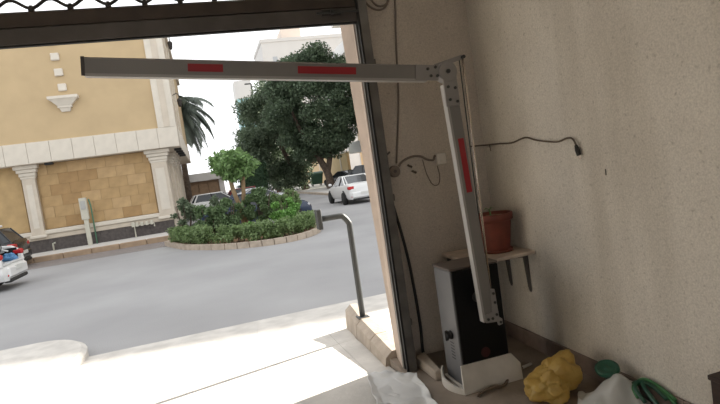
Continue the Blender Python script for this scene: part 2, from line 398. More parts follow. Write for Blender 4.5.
# ------------------------------------------------------------------ roller shutter
sh = thing('roller_shutter', 'dark roller shutter with wavy rod grille above its bottom bar', 'shutter', (-.7, 3.82, 2.63))
MB().prism([(-.03, 0), (.03, 0), (.03, .1), (-.022, .1), (-.03, .092)], 'x', -2.0, 1.96).build('bottom_slat', 'bar_low', sh)
MB().prism([(-.026, .104), (.026, .104), (.026, .186), (.012, .2), (-.012, .2), (-.026, .186)], 'x', -2.0, 1.96).build('top_slat', 'bar_high', sh)
MB().box((-2.0, -.014, -.012), (1.96, .014, 0)).build('rubber_seal', 'rubber', sh)
lk = MB().bbox((1.66, -.045, .045), (1.80, -.03, .085), .004).build('lock_plate', 'steel_dark', sh)
MB().cyl((1.62, -.05, .065), (1.93, -.05, .065), .009, 10).build('bolt', 'bolt', lk)
MB().bbox((1.72, -.07, .05), (1.745, -.045, .08), .003).build('bolt_knob', 'bolt', lk)
PER = 0.2225; x0w = -2.0; nper = 17
for row in range(4):
    path = []
    for k in range(nper*10+1):
        x = x0w + PER*k/10
        ph = 2*pi*(x+.17)/PER
        s_ = (1-cos(ph))/2
        zz = .222 + .074*row + .054*(s_ if row % 2 == 0 else 1-s_)
        path.append((x, 0, zz))
    MB().tube(path, .0105, 6).build('wavy_rod', 'steel_dark', sh, True)
clip = None
for k in range(18):
    x = -.17 + PER*(k-8)
    if not -1.98 < x < 1.94: continue
    if clip is None:
        b = MB().bbox((-.017, -.014, -.02), (.017, .014, .012), .004)
        b.tube([(0, 0, -.03), (0, 0, .02)], .011, 8)
        clip = b.build('rod_clip', 'steel_dark', sh, loc=(x, 0, .218))
        clip2 = MB().bbox((-.013, -.013, -.02), (.013, .013, .02), .004).build('rod_link', 'steel_dark', sh, loc=(x+PER/2, 0, .286))
    else:
        share(clip, 'rod_clip', sh, (x, 0, .218)); share(clip2, 'rod_link', sh, (x+PER/2, 0, .286))
# guide rail
gd = thing('shutter_guide', 'dark steel shutter guide channel fixed to the stone jamb', 'guide rail', (1.27, 3.82, 0))
MB().prism([(-.045, -.04), (.03, -.04), (.03, .08), (-.045, .08), (-.045, .045), (.018, .045), (.018, -.022), (-.045, -.022)], 'z', -.05, 3.22).build('channel', 'guide', gd)
MB().box((-.050, -.043, -.05), (-.034, -.0215, 3.22)).build('edge_strip', 'rubber', gd)
for z in (.35, 1.3, 2.3):
    MB().bbox((.03, -.03, z), (.045, .07, z+.05), .003).build('fixing_lug', 'iron', gd)
# ------------------------------------------------------------------ things on the front wall
WF = 4.05
jb = thing('junction_box', 'round dusty junction box on the plaster wall beside the guide', 'junction box', (1.425, WF, 1.51))
RX = Matrix.Rotation(pi/2, 4, 'X')
MB().lathe([(.046, 0), (.046, .03), (.042, .036), (.016, .036), (.016, .03)], 20, mtx=RX).build('housing', 'cablegrey', jb)
MB().lathe([(.013, .03), (.013, .042), (.008, .045)], 12, mtx=RX).build('screw_boss', 'iron', jb)
sw = thing('wall_switch', 'square aged white switch box on the wall beside the boom', 'switch', (1.835, WF, 1.555))
MB().bbox((-.042, -.032, -.045), (.042, 0, .045), .006).build('housing', 'plastic', sw)
MB().bbox((-.018, -.040, -.026), (.018, -.031, .026), .003).build('rocker', 'plastic', sw)
def cord(name, label, pts, r, m, cat='cable', k=4):
    return tag(MB().tube(smoothpath(pts, k), r, 8).build(name, m, None, True), label, cat)
cord('wall_cable', 'thin dusty cable running down the wall to the round junction box',
     [(1.635, WF-.008, 3.28), (1.63, WF-.008, 2.85), (1.60, WF-.008, 2.6), (1.585, WF-.008, 2.45), (1.55, WF-.008, 2.1), (1.50, WF-.008, 1.8), (1.455, WF-.01, 1.57)], .008, 'cablegrey')
cord('coiled_cable', 'loop of grey cable hanging at the top of the wall',
     [(1.37, WF-.012, 3.28), (1.36, WF-.012, 2.95), (1.39, WF-.02, 2.82), (1.46, WF-.03, 2.765), (1.53, WF-.03, 2.78), (1.57, WF-.02, 2.86), (1.55, WF-.012, 2.95),
      (1.47, WF-.03, 2.94), (1.42, WF-.035, 2.86), (1.47, WF-.04, 2.79), (1.55, WF-.035, 2.81), (1.585, WF-.02, 2.92), (1.57, WF-.012, 3.28)], .008, 'cablegrey')
cord('link_cable', 'dusty cable wavering from the junction box to the switch',
     [(1.47, WF-.012, 1.545), (1.50, WF-.012, 1.575), (1.58, WF-.012, 1.605), (1.66, WF-.012, 1.60), (1.72, WF-.012, 1.565), (1.77, WF-.012, 1.555), (1.785, WF-.012, 1.585), (1.795, WF-.012, 1.58)], .009, 'cablegrey')
cord('drooping_wire', 'thin wire drooping below the switch',
     [(1.68, WF-.006, 1.57), (1.70, WF-.006, 1.45), (1.74, WF-.006, 1.36), (1.79, WF-.006, 1.355), (1.81, WF-.006, 1.42), (1.80, WF-.006, 1.50)], .004, 'cablegrey')
cord('black_cable', 'thick black cable hanging from the junction box down to the floor',
     [(1.38, WF-.02, 1.50), (1.352, WF-.025, 1.46), (1.362, WF-.03, 1.30), (1.40, WF-.035, 1.06), (1.435, WF-.035, .78), (1.45, WF-.035, .5), (1.455, WF-.04, .25), (1.44, WF-.06, .10), (1.42, WF-.12, .03), (1.41, WF-.16, .012)], .0125, 'cable')
for i, (x, z, t) in enumerate([(1.56, 1.535, 'upper'), (1.59, 1.485, 'lower')]):
    q = MB().tube([(x-.014, WF-.006, z+.01), (x+.02, WF-.012, z-.012)], .009, 8)
    tag(q.build('wall_clip', 'cablebrown'), t+' dark clip nailed to the wall below the link cable', 'clip')
hk = MB().tube(smoothpath([(1.345, WF, 1.635), (1.345, WF-.05, 1.635), (1.365, WF-.075, 1.65), (1.39, WF-.07, 1.665)], 3), .008, 8)
tag(hk.build('wall_hook', 'iron', None, True), 'small rusty hook beside the guide above the junction box', 'hook')
# cord and plug on the right wall
WR = 2.24
fl = thing('flex_cord', 'brown flex cord tacked across the right wall ending in a plug', 'cord', (WR, 3.4, 1.6))
MB().tube(smoothpath([(-.13, .642, .02), (-.02, .62, .015), (-.012, .39, .008), (-.012, .2, .0), (-.012, .02, .025), (-.012, -.12, -.008), (-.012, -.33, -.035), (-.014, -.44, -.02), (-.016, -.50, -.03), (-.018, -.53, -.075)], 5), .006, 8).build('cord', 'cablebrown', fl, True)
pl = MB().tube([(-.02, -.528, -.07), (-.02, -.538, -.10), (-.02, -.548, -.135)], [.009, .016, .014], 10).build('plug', 'cable', fl)
for d in (-.008, .008): MB().cyl((-.02+d*.2, -.549+d, -.135), (-.02+d*.2, -.554+d, -.158), .0028, 6).build('pin', 'chrome', pl)
MB().tube([(-.012, .53, .012), (-.014, .525, -.04)], .004, 6).build('loose_strand', 'cablebrown', fl)
# nail marks / fixing
tag(MB().tube([(WR, 2.66, 1.37), (WR-.006, 2.655, 1.335)], .004, 6).build('rusty_nail', 'iron'), 'tiny rusty nail in the right wall below the plug', 'nail')

# ------------------------------------------------------------------ barrier
br = thing('barrier_machine', 'parking barrier with grey and black cabinet and folded aluminium boom', 'barrier', (1.6, 3.43, 0))
ox, oy = 1.6, 3.43
def B(x, y, z): return (x-ox, y-oy, z)
cb = MB().bbox(B(1.437, 3.262, .02), B(1.785, 3.53, .815), .006).build('cabinet_body', 'cab', br)
cp = MB().bbox(B(1.430, 3.250, .815), B(1.792, 3.538, .832), .006).build('cabinet_lid', 'cablid', br)
dr = MB().bbox(B(1.438, 3.240, .185), B(1.784, 3.264, .814), .005).build('cabinet_door', 'cabblack', br)
MB().lathe([(.034, 0), (.034, .004), (.03, .005)], 20, centre=B(1.612, 3.2405, .235), mtx=RX).build('sticker', 'dullred', dr)
RYm = Matrix.Rotation(-pi/2, 4, 'Y')
kn = MB().lathe([(.03, 0), (.03, .012), (.024, .016), (.024, .035), (.018, .04)], 14, centre=B(1.437, 3.37, .36), mtx=RYm).build('lock_knob', 'rubber', br)
MB().bbox(B(1.39, 3.362, .325), B(1.414, 3.378, .395), .004).build('grip', 'rubber', kn)
for k in range(6):
    MB().box(B(1.4355, 3.345, .30-.022*k), B(1.4385, 3.40, .308-.022*k)).build('vent_slot', 'trim_black', br)
# white base the cabinet stands in
bs = thing('white_plinth', 'white panelled plinth wrapped round the foot of the barrier cabinet', 'plinth', (1.62, 3.4, 0))
bx, by = 1.62, 3.4
MB().add([(1.405-bx, 3.20-by, 0), (1.85-bx, 3.21-by, .0), (1.85-bx, 3.22-by, .11), (1.795-bx, 3.232-by, .185), (1.415-bx, 3.232-by, .185),
          (1.405-bx, 3.225-by, 0), (1.85-bx, 3.24-by, .0), (1.85-bx, 3.24-by, .11), (1.795-bx, 3.24-by, .185), (1.415-bx, 3.24-by, .185)],
         [(0, 1, 2, 3, 4), (9, 8, 7, 6, 5)]+[(i, 5+i, 5+(i+1) % 5, (i+1) % 5) for i in range(5)]).build('front_panel', 'whitebase', bs)
lip = []; N_ = 10
for k in range(N_+1):
    t = k/N_; a = pi*.5*t
    x = 1.405 - .06*sin(pi*t)**.8; yy = 3.205 + .34*t; h = .035+.055*t
    lip.append((x, yy, h))
v = []; f = []
for x, yy, h in lip:
    v += [(x-bx, yy-by, 0), (x-bx, yy-by, h), (x+.012-bx, yy-by, h), (x+.012-bx, yy-by, 0)]
for i in range(N_):
    for j in range(4): f.append((4*i+j, 4*i+(j+1) % 4, 4*i+4+(j+1) % 4, 4*i+4+j))
f += [(0, 1, 2, 3), (4*N_+3, 4*N_+2, 4*N_+1, 4*N_)]
MB().add(v, f).build('curved_lip', 'whitebase', bs)
MB().box((1.42-bx, 3.245-by, 0), (1.80-bx, 3.56-by, .019)).build('foot_plate', 'whitebase', bs)

# boom: lower arm (upright), hinge, upper arm (nearly level)
YB = 3.13
def arm(name, p0, p1, wdt, thick, parent, lip_side):
    """hollow rounded profile between two points in the plane y=YB"""
    a = Vector((p0[0], 0, p0[1])); b = Vector((p1[0], 0, p1[1])); d = (b-a); Ln = d.length; d.normalize()
    nrm = Vector((-d.z, 0, d.x))
    h, t = wdt/2, thick/2; c = .008
    sec = [(-h, -t+c), (-h+c, -t), (h-c, -t), (h, -t+c), (h, t-c), (h-c, t), (-h+c, t), (-h, t-c)]
    vs = []
    for P in (a, b):
        for u, q in sec:
            pp = P + nrm*u; vs.append((pp.x-ox, YB+q-oy, pp.z))
    n = 8
    fs = [tuple(range(n)), tuple(range(n, 2*n))[::-1]]+[(i, n+i, n+(i+1) % n, (i+1) % n) for i in range(n)]
    o = MB().add(vs, fs).build(name, 'alu', parent)
    # light lip along one edge
    e0 = a + nrm*(h-.004)*lip_side; e1 = b + nrm*(h-.004)*lip_side
    vs = []
    for P in (e0, e1):
        for u, q in ((-.008, -t-.003), (.0075, -t-.003), (.0075, t-.002), (-.008, t-.002)):
            pp = P + nrm*u; vs.append((pp.x-ox, YB+q-oy, pp.z))
    MB().add(vs, [(0, 1, 2, 3), (7, 6, 5, 4)]+[(i, 4+i, 4+(i+1) % 4, (i+1) % 4) for i in range(4)]).build('edge_lip', 'alu_light', o)
    return o, a, d, nrm, t
def strip(parent, a, d, nrm, t, s0, s1, u0, u1, m='red', name='reflector_strip', out=.003):
    vs = []
    for yy in (YB-t-out, YB-t+.001):
        for s_, u in ((s0, u0), (s1, u0), (s1, u1), (s0, u1)):
            pp = a + d*s_ + nrm*u; vs.append((pp.x-ox, yy-oy, pp.z))
    return MB().add(vs, [(0, 1, 2, 3), (7, 6, 5, 4)]+[(i, 4+i, 4+(i+1) % 4, (i+1) % 4) for i in range(4)]).build(name, m, parent)
lo, a, d, nr, t = arm('lower_arm', (1.605, .485), (1.542, 2.02), .088, .05, br, 1)
s0 = (1.33-.485); s1 = (1.675-.485)
strip(lo, a, d, nr, t, s0, s1, -.026, .012)
up, a2, d2, n2, t2 = arm('upper_arm', (1.395, 2.100), (-.512, 2.310), .098, .05, br, 1)
for x0_, x1_ in ((.945, .60), (.185, .0)):
    strip(up, a2, d2, n2, t2, (1.395-x0_)/-d2.x, (1.395-x1_)/-d2.x, -.024, .018)
Le = (Vector((-.512, 0, 2.310))-a2).length
strip(up, a2, d2, n2, t2, Le-.004, Le+.014, -.05, .05, 'bar_low', 'end_cap', .004)
# hinge plates
hg = strip(br, a2, d2, n2, t2, -.075, .075, -.047, .047, 'plate', 'hinge_plate', .008)
hub = MB().lathe([(.064, -.03), (.064, .036), (.058, .04)], 24, centre=B(1.531, YB, 2.095), mtx=RX).build('hinge_disc', 'plate', br)
MB().lathe([(.014, .038), (.014, .05)], 6, centre=B(1.531, YB, 2.095), mtx=RX).build('pivot_bolt', 'bolt', hub)
lg = MB().bbox(B(1.492, YB-.036, 1.88), B(1.588, YB-.02, 2.07), .004).build('hinge_bracket', 'plate', br)
def boltat(x, z, par, y=YB-.034, r=.0095):
    return MB().lathe([(r, 0), (r, .007), (r*.7, .009)], 8, centre=B(x, y, z), mtx=RX).build('bolt_head', 'bolt', par)
for x, z in ((1.40, 2.122), (1.415, 2.078), (1.452, 2.128), (1.458, 2.075)): boltat(x, z, hg)
for x, z in ((1.518, 2.0), (1.565, 1.99), (1.522, 1.92), (1.57, 1.905)): boltat(x, z, lg, YB-.037)
# rod and its levers
MB().tube([B(1.668, YB+.01, 2.18), B(1.648, YB, .66)], .0075, 10).build('tie_rod', 'chrome', br, True)
MB().tube([B(1.648, YB+.02, 2.19), B(1.636, YB+.012, .66)], .004, 8).build('thin_rod', 'bolt', br, True)
lv = MB().prism([(1.48-ox, 2.128), (1.67-ox, 2.17), (1.68-ox, 2.19), (1.66-ox, 2.197), (1.47-ox, 2.155)], 'y', YB+.012-oy, YB+.02-oy).build('top_lever', 'plate', br)
MB().lathe([(.012, -.012), (.012, .02)], 10, centre=B(1.668, YB+.01, 2.182), mtx=RX).build('lever_pin', 'bolt', lv)
# bottom bracket joining boom to the cabinet shaft
bk = MB().prism([(1.632-ox, .69), (1.66-ox, .685), (1.668-ox, .50), (1.688-ox, .485), (1.688-ox, .45), (1.66-ox, .445), (1.655-ox, .472), (1.575-ox, .478), (1.572-ox, .53), (1.622-ox, .54)], 'y', YB-.034-oy, YB-.018-oy).build('bottom_bracket', 'plate', br)
for x, z in ((1.647, .66), (1.65, .60), (1.652, .52), (1.62, .50), (1.588, .50), (1.674, .465)): boltat(x, z, bk, YB-.033)
MB().lathe([(.035, 0), (.035, .13)], 16, centre=B(1.60, 3.262, .62), mtx=RX).build('drive_shaft', 'bolt', br)

# ------------------------------------------------------------------ shelf with pot
sf = thing('wall_shelf', 'pale marble corner shelf on iron brackets above the cabinet', 'shelf', (2.0, 3.75, .765))
MB().bbox((1.735-2, 3.475-3.75, 0), (2.238-2, 4.048-3.75, .026), .004).build('slab', 'shelf', sf)
for y in (3.60, 3.87):
    MB().prism([(2.238-2, -.001), (2.238-2, -.29), (2.232-2, -.31), (2.222-2, -.27), (2.205-2, -.035), (1.98-2, -.014), (1.98-2, -.001)], 'y', y-3.75-.012, y-3.75+.012).build('bracket', 'iron', sf)
MB().prism([(4.048-3.75, -.001), (4.048-3.75, -.16), (4.036-3.75, -.16), (4.026-3.75, -.02), (3.85-3.75, -.012), (3.85-3.75, -.001)], 'x', 1.79-2-.012, 1.79-2+.012).build('bracket', 'iron', sf)
pt = thing('flower_pot', 'terracotta coloured flower pot with dry soil standing on the shelf', 'flower pot', (2.055, 3.71, .791))
MB().lathe([(.112, 0), (.12, .012), (.12, .02), (.095, .022)], 28).build('saucer', 'pot', pt, True)
MB().lathe([(.098, .02), (.102, .03), (.128, .235), (.131, .24), (.142, .245), (.146, .25), (.148, .292), (.144, .297), (.134, .297), (.130, .28), (.128, .262)], 32, cap=False).build('body', 'pot', pt, True)
sv = []
b = MB(); ring = 24
vs = [(0, 0, .285)]+[(.065*cos(2*pi*k/ring), .065*sin(2*pi*k/ring), .277+.006*rnd.random()) for k in range(ring)]+[(.129*cos(2*pi*k/ring), .129*sin(2*pi*k/ring), .268) for k in range(ring)]
fs = [(0, 1+k, 1+(k+1) % ring) for k in range(ring)]+[(1+k, 1+ring+k, 1+ring+(k+1) % ring, 1+(k+1) % ring) for k in range(ring)]
MB().add(vs, fs).build('soil', 'soil', pt)
MB().tube(smoothpath([(-.03, -.02, .27), (-.035, -.025, .31), (-.045, -.03, .335)], 3), .006, 6).build('sprout', 'sprout', pt, True)
for sgn in (-1, 1):
    MB().add([(-.045, -.03, .33), (-.045+.02*sgn, -.045, .345), (-.045+.045*sgn, -.035, .338), (-.045+.02*sgn, -.02, .348)], [(0, 1, 2, 3)]).build('leaf', 'sprout', pt, solid=.002)

# ------------------------------------------------------------------ litter on the floor
def crumple(name, rx, ry, rz, m, loc, seed, amp=.28, freq=5.0, neck=None, flat=True, parent=None):
    bm = bmesh.new(); bmesh.ops.create_icosphere(bm, subdivisions=5, radius=1)
    off = Vector((seed*3.1, seed*1.7, seed*.9))
    for vv in bm.verts:
        p = vv.co.normalized()
        n1 = noise.noise(p*1.4+off)
        d_ = noise.voronoi(p*freq*.42+off)[0]; e_ = noise.voronoi(p*freq*.95+off*2)[0]
        n2 = d_[1]-d_[0]; n3 = e_[1]-e_[0]
        r = 1+amp*(n1*1.25+.62*(.5-n2)+.26*(.5-n3)-.12)
        q = Vector((p.x*rx*r, p.y*ry*r, p.z*rz*r))
        if neck:
            d = max(0, p.dot(Vector(neck).normalized())); q += Vector(neck)*(d**10)
        if q.z < -rz*.72: q.z = -rz*.72 + (q.z+rz*.72)*.06
        vv.co = q + Vector((0, 0, rz*.74))
    zmin = min(vv.co.z for vv in bm.verts)
    for vv in bm.verts: vv.co.z -= zmin
    me = bpy.data.meshes.new(name); bm.to_mesh(me); bm.free(); me.materials.append(MT[m])
    me.polygons.foreach_set('use_smooth', [True]*len(me.polygons))
    o = bpy.data.objects.new(name, me); C.objects.link(o); o.location = loc
    if parent: o.parent = parent
    return o
yb = thing('yellow_bag', 'crumpled yellow plastic bag lying on the floor beside the skirting', 'plastic bag', (1.875, 2.87, 0))
crumple('bag_body', .125, .115, .095, 'yellowbag', (-.055, 0, 0), 3.3, .42, 5.5, parent=yb)
crumple('bag_top', .125, .10, .115, 'yellowbag', (.05, .02, .035), 5.1, .36, 5.0, parent=yb)
def sheetmesh(name, m, corners, nx, ny, amp, seed, edge_up=0.0, thick=.002, label=None, cat='plastic sheet', zf=None):
    P = [Vector(c) for c in corners]; vs = []; fs = []
    off = Vector((seed, seed*2.3, 0))
    for j in range(ny+1):
        for i in range(nx+1):
            u, q = i/nx, j/ny
            p = P[0]*(1-u)*(1-q)+P[1]*u*(1-q)+P[2]*u*q+P[3]*(1-u)*q
            e = min(u, 1-u, q, 1-q)
            k1 = 1-abs(noise.noise(Vector((p.x*4.5, p.y*4.5, 0))+off))*2; k2 = 1-abs(noise.noise(Vector((p.x*12, p.y*12, 3))+off))*2
            sm = noise.noise(Vector((p.x*5, p.y*5, 7))+off); h = max(0, amp*(sm*1.3+k1*.5+k2*.16))
            if edge_up: h += edge_up*max(0, 1-e/.12)*(0.6+.6*noise.noise(Vector((u*6, q*6, seed))))
            if zf: h += zf(u, q)
            wob = .03*noise.noise(Vector((u*5, q*5, seed+9)))
            vs.append((p.x+wob, p.y+wob*.7, .004+max(0, h)))
    for j in range(ny):
        for i in range(nx):
            a_ = j*(nx+1)+i; fs.append((a_, a_+1, a_+nx+2, a_+nx+1))
    o = MB().add(vs, fs).build(name, m, None, True, solid=thick)
    return tag(o, label, cat)
sheetmesh('plastic_sheet', 'sheet', [(.84, 3.36, 0), (1.16, 3.02, 0), (1.25, 3.66, 0), (.93, 3.92, 0)], 60, 50, .013, 4.0, .035, label='crumpled milky plastic sheet on the floor at the foot of the guide')
def heap(u, q): return .15*math.exp(-((u-.70)**2/.10+(q-.60)**2/.10))*(1+.25*noise.noise(Vector((u*5, q*5, 2))))
wb = sheetmesh('white_bag', 'whitebag', [(1.74, 2.52, 0), (2.16, 2.22, 0), (2.215, 2.74, 0), (1.98, 2.80, 0)], 60, 50, .05, 8.0, .0, label='translucent white plastic bag heaped against the right wall', cat='plastic bag', zf=heap)
# green bottle cap / spool behind the white bag
gs = thing('green_spool', 'dark green round plastic spool head behind the white bag', 'spool', (2.15, 2.71, 0))
tl = Matrix.Rotation(radians(12), 4, 'X') @ Matrix.Rotation(radians(-14), 4, 'Y')
MB().lathe([(.028, 0), (.024, .03), (.022, .17), (.03, .18)], 18, mtx=tl).build('stem', 'greencap', gs, True)
MB().lathe([(.03, .175), (.064, .183), (.07, .193), (.07, .207), (.064, .215), (.052, .215), (.048, .209), (.018, .209), (.016, .214)], 26, mtx=tl).build('disc', 'greencap', gs, True)
hs = thing('garden_hose', 'tangled green garden hose lying on the white bag by the wall', 'hose', (2.15, 2.42, 0))
MB().tube(smoothpath([(-.05, .02, .10), (-.03, .07, .135), (.02, .075, .15), (.045, .03, .15), (.05, -.06, .13), (.045, -.16, .09)], 5), .0115, 10).build('coil', 'hose', hs, True)
MB().tube(smoothpath([(-.06, -.04, .10), (-.045, .04, .145), (.0, .06, .165), (.03, .0, .155), (.03, -.1, .115)], 5), .011, 10).build('coil', 'hosedk', hs, True)
MB().tube(smoothpath([(-.03, .09, .12), (.0, .1, .14), (.03, .085, .145), (.03, .05, .15), (-.0, .03, .16), (-.03, -.05, .13), (-.04, -.14, .09)], 5), .012, 10).build('coil', 'hosedk', hs, True)
MB().tube(smoothpath([(.0, .1, .13), (.045, .07, .165), (.06, -.02, .15), (.06, -.13, .115)], 5), .010, 10).build('coil', 'hose', hs, True)
# dark crate at the right edge
cr = thing('dark_crate', 'dark brown wooden crate corner at the right edge by the wall', 'crate', (2.16, 1.85, 0))
MB().bbox((-.005, -.2, .0), (.07, .165, .34), .004).build('body', 'darkwood', cr)
MB().bbox((-.013, -.21, .34), (.075, .173, .365), .004).build('lid', 'darkwood', cr)
# offcut and stick
tag(MB().bbox((-.045, -.012, 0), (.045, .012, .014), .003).build('white_offcut', 'paper', loc=(1.985, 3.37, 0)), 'small white plastic offcut on the floor beside the yellow bag', 'offcut').rotation_euler = (0, 0, .25)
tag(MB().tube(smoothpath([(1.46, 3.13, .012), (1.58, 3.17, .02), (1.68, 3.17, .012), (1.78, 3.26, .02), (1.88, 3.30, .012), (1.93, 3.35, .012)], 4), .01, 8).build('wooden_stick', 'cablebrown', None, True), 'crooked brown stick on the floor in front of the white base', 'stick')
bl = MB().add([(1.325, 3.90, 0), (1.335, 3.52, 0), (1.395, 3.52, 0), (1.43, 3.92, 0), (1.335, 3.89, .07), (1.342, 3.53, .062), (1.39, 3.53, .075), (1.42, 3.905, .085)],
              [(3, 2, 1, 0), (4, 5, 6, 7), (0, 1, 5, 4), (1, 2, 6, 5), (2, 3, 7, 6), (3, 0, 4, 7)])
tag(bl.build('stone_block', 'kerbpale', bevel=.01), 'pale rough stone block on the floor between guide and cabinet', 'stone')

# ================================================================== OCHRE BUILDING ACROSS THE STREET
YF, YO = 25.0, 24.45                                  # lower wall face / overhanging upper face
bd = thing('ochre_building', 'ochre rendered building with cream trim and overhanging upper floor', 'building', (-6, 25, -.15))
def O(p): return (p[0]+6, p[1]-25, p[2]+.15)
def obox(name, a, b, m, par=bd, bev=0): 
    q = MB(); (q.bbox(O(a), O(b), bev) if bev else q.box(O(a), O(b))); return q.build(name, m, par)
obox('core_wall', (-16, YF+.06, -.15), (-1.75, 42, 3.5), 'grout')
obox('upper_wall', (-16, YO+.06, 4.35), (-.92, 42, 9.25), 'render')
obox('soffit', (-16, YO+.02, 3.5), (-.86, 42, 3.56), 'colw')
bandcore = obox('band', (-16, YO+.03, 3.52), (-.87, 42, 4.36), 'trimw')
bt = None; x = -.84
while x > -10.5:
    if bt is None:
        bt = MB().bbox((-.82, -.04, 0), (0, .02, .84), .008).build('band_tile', 'trimw', bd, loc=O((x, YO+.02, 3.515)))
    else: share(bt, 'band_tile', bd, O((x, YO+.02, 3.515)))
    x -= .83
for y in (26.2, 28, 29.8, 31.6): obox('side_band_tile', (-.86, y-.87, 3.515), (-.83, y+.87, 4.355), 'trimw', bev=.01)
ct = obox('corner_trim', (-1.6, YO-.02, 4.36), (-.86, YO+.7, 9.25), 'trimw')
MB().box(O((-1.35, YO-.04, 4.38)), O((-1.1, YO-.015, 9.2))).build('trim_fillet', 'colw', ct)
obox('side_trim', (-.93, 27.0, 4.36), (-.85, 27.8, 9.25), 'trimw'); obox('side_trim', (-.93, 30.5, 4.36), (-.85, 31.3, 9.25), 'trimw')
obox('coping', (-16.1, YO-.1, 9.25), (-.75, 42.1, 9.45), 'trimw', bev=.03)
# ornament squares and corbel
for z in (8.28, 7.66, 7.03, 6.42):
    obox('ornament_square', (-5.16-.06*(z-7), YO-.03, z-.15), (-4.84-.06*(z-7), YO+.08, z+.15), 'trimw', bev=.03)
cbm = MB()
def frust(z0, z1, h0, h1, d0, d1, x=-4.98, y=YO+.07):
    q = [(x-h0, y, z0), (x+h0, y, z0), (x+h0, y-d0, z0), (x-h0, y-d0, z0), (x-h1, y, z1), (x+h1, y, z1), (x+h1, y-d1, z1), (x-h1, y-d1, z1)]
    cbm.add([O(v_) for v_ in q], [(0, 1, 2, 3), (7, 6, 5, 4), (0, 4, 5, 1), (1, 5, 6, 2), (2, 6, 7, 3), (3, 7, 4, 0)])
frust(5.95, 6.06, .56, .56, .32, .32); frust(5.90, 5.95, .50, .53, .27, .29); frust(5.66, 5.90, .24, .48, .14, .26); frust(5.60, 5.66, .27, .27, .16, .16); frust(5.44, 5.60, .16, .22, .08, .13)
cbm.build('corbel', 'trimw', bd)
# columns
def column(x0, x1, y0=YF-.22, y1=YF+.1):
    c = obox('column', (x0+.07, y0+.05, .62), (x1-.07, y1, 2.95), 'colw')
    MB().box(O((x0+.2, y0+.035, .9)), O((x1-.2, y0+.06, 2.7))).build('column_panel', 'trimw', c)
    q = MB()
    for e, z0, z1 in ((.03, 2.95, 3.05), (-.0, 3.05, 3.2), (-.06, 3.2, 3.34), (-.13, 3.34, 3.5)): q.bbox(O((x0+e, y0+e, z0)), O((x1-e, y1, z1)), .02)
    q.build('capital', 'trimw', c)
    q = MB()
    for e, z0, z1 in ((.0, .5, .62),): q.bbox(O((x0+e, y0+e, z0)), O((x1-e, y1, z1)), .02)
    q.build('plinth', 'trimw', c)
column(-7.20, -6.58); column(-2.22, -1.45)
for y in (27.6, 30.6, 33.6): 
    column(-1.75, -1.38, y, y+.7)
obox('side_wall', (-1.76, YF+.1, -.15), (-1.6, 42, 3.5), 'colw')
# stone tiles between columns
tiles = [MB().bbox((0, -.012, 0), (.739, .06, .444), .004).build('stone_tile', 'och%d' % (k+1), bd, loc=O((-6.58, YF+.02, .80))) for k in range(3)]
used = [False]*3
for r in range(6):
    z = .80 + r*.448
    x = -6.56 - (.36 if r % 2 else 0)
    while x < -2.2:
        xa, xb = max(x, -6.56), min(x+.735, -2.2)
        k = rnd.choices((0, 1, 2), (.45, .35, .2))[0]
        if xb-xa > .1:
            if xa == x and xb == x+.735:
                if not used[k]: tiles[k].location = O((x, YF, z)); used[k] = True
                else: share(tiles[k], 'stone_tile', bd, O((x, YF, z)))
            else:
                MB().bbox((0, -.012, 0), (xb-xa, .06, .444), .004).build('stone_tile', 'och%d' % (k+1), bd, loc=O((xa, YF, z)))
        x += .743
obox('plain_panel', (-16, YF-.02, .8), (-7.2, YF+.07, 3.5), 'och_plain')
# cream ledge and slate base
obox('ledge', (-16, YF-.14, .60), (-1.5, YF+.08, .78), 'trimw', bev=.03); obox('ledge', (-16, YF-.07, .40), (-1.5, YF+.08, .60), 'colw', bev=.02)
x = -1.62
while x > -12:
    obox('slate_slab', (x-.996, YF-.03, -.13), (x, YF+.08, .40), 'slate', bev=.003); x -= 1.0
# soffit spot lamps
for x, y in ((-6.0, 24.7), (-.99, 25.6), (-.99, 27.2), (-.99, 28.8), (-.99, 30.4)):
    l_ = MB().bbox(O((x-.16, y-.1, 3.40)), O((x+.16, y+.1, 3.5)), .02).build('soffit_lamp', 'trim_black', bd)
for z in (8.2, 5.6):
    ln = MB().tube(smoothpath([O((-.86, 26.2, z+.35)), O((-.70, 26.2, z+.42)), O((-.60, 26.2, z+.35)), O((-.60, 26.2, z+.2))], 4), .02, 6).build('lantern_arm', 'steel_dark', bd)
    MB().lathe([(.03, .2), (.12, .12), (.11, .1), (.075, -.15), (.03, -.2)], 6, centre=O((-.60, 26.2, z))).build('lantern_body', 'steel_dark', ln)
# pavement in front of it
ow = struct(MB().box((-40, 22.75, -.34), (-1.55, YF+.1, -.1)).build('pavement_floor', 'concrete'), 'concrete pavement along the ochre building')
k = -1.6
while k > -13:
    MB().bbox((k-.98, 22.62, -.34), (k, 22.78, -.09), .02).build('kerb_stone', 'tankerb', ow); k -= 1.0
struct(MB().box((-40, 20.4, -.33), (-1.6, 22.62, -.292)).build('parking_floor', 'block'), 'grey block paved parking strip')
up_ = thing('utility_pedestal', 'cream electric meter box on a post before the ochre wall', 'utility box', (-4.98, 24.6, -.1))
MB().bbox((-.15, -.1, 1.08), (.13, .1, 1.98), .02).build('meter_box', 'utility', up_)
MB().bbox((-.1, -.125, 1.5), (.08, -.098, 1.85), .01).build('meter_window', 'pipe', up_)
MB().bbox((-.09, -.06, 0), (.08, .06, 1.08), .01).build('post', 'utility', up_)
gp = MB().tube([(-4.76, 24.78, -.15), (-4.76, 24.78, 1.5), (-4.80, 24.78, 1.8)], .03, 8)
tag(gp.build('green_pipe', 'greenpipe', None, True), 'thin green pipe rising beside the meter post', 'pipe')
vp = thing('water_valves', 'row of pale water valves on a pipe before the slate base', 'pipework', (-2.8, 24.78, -.1))
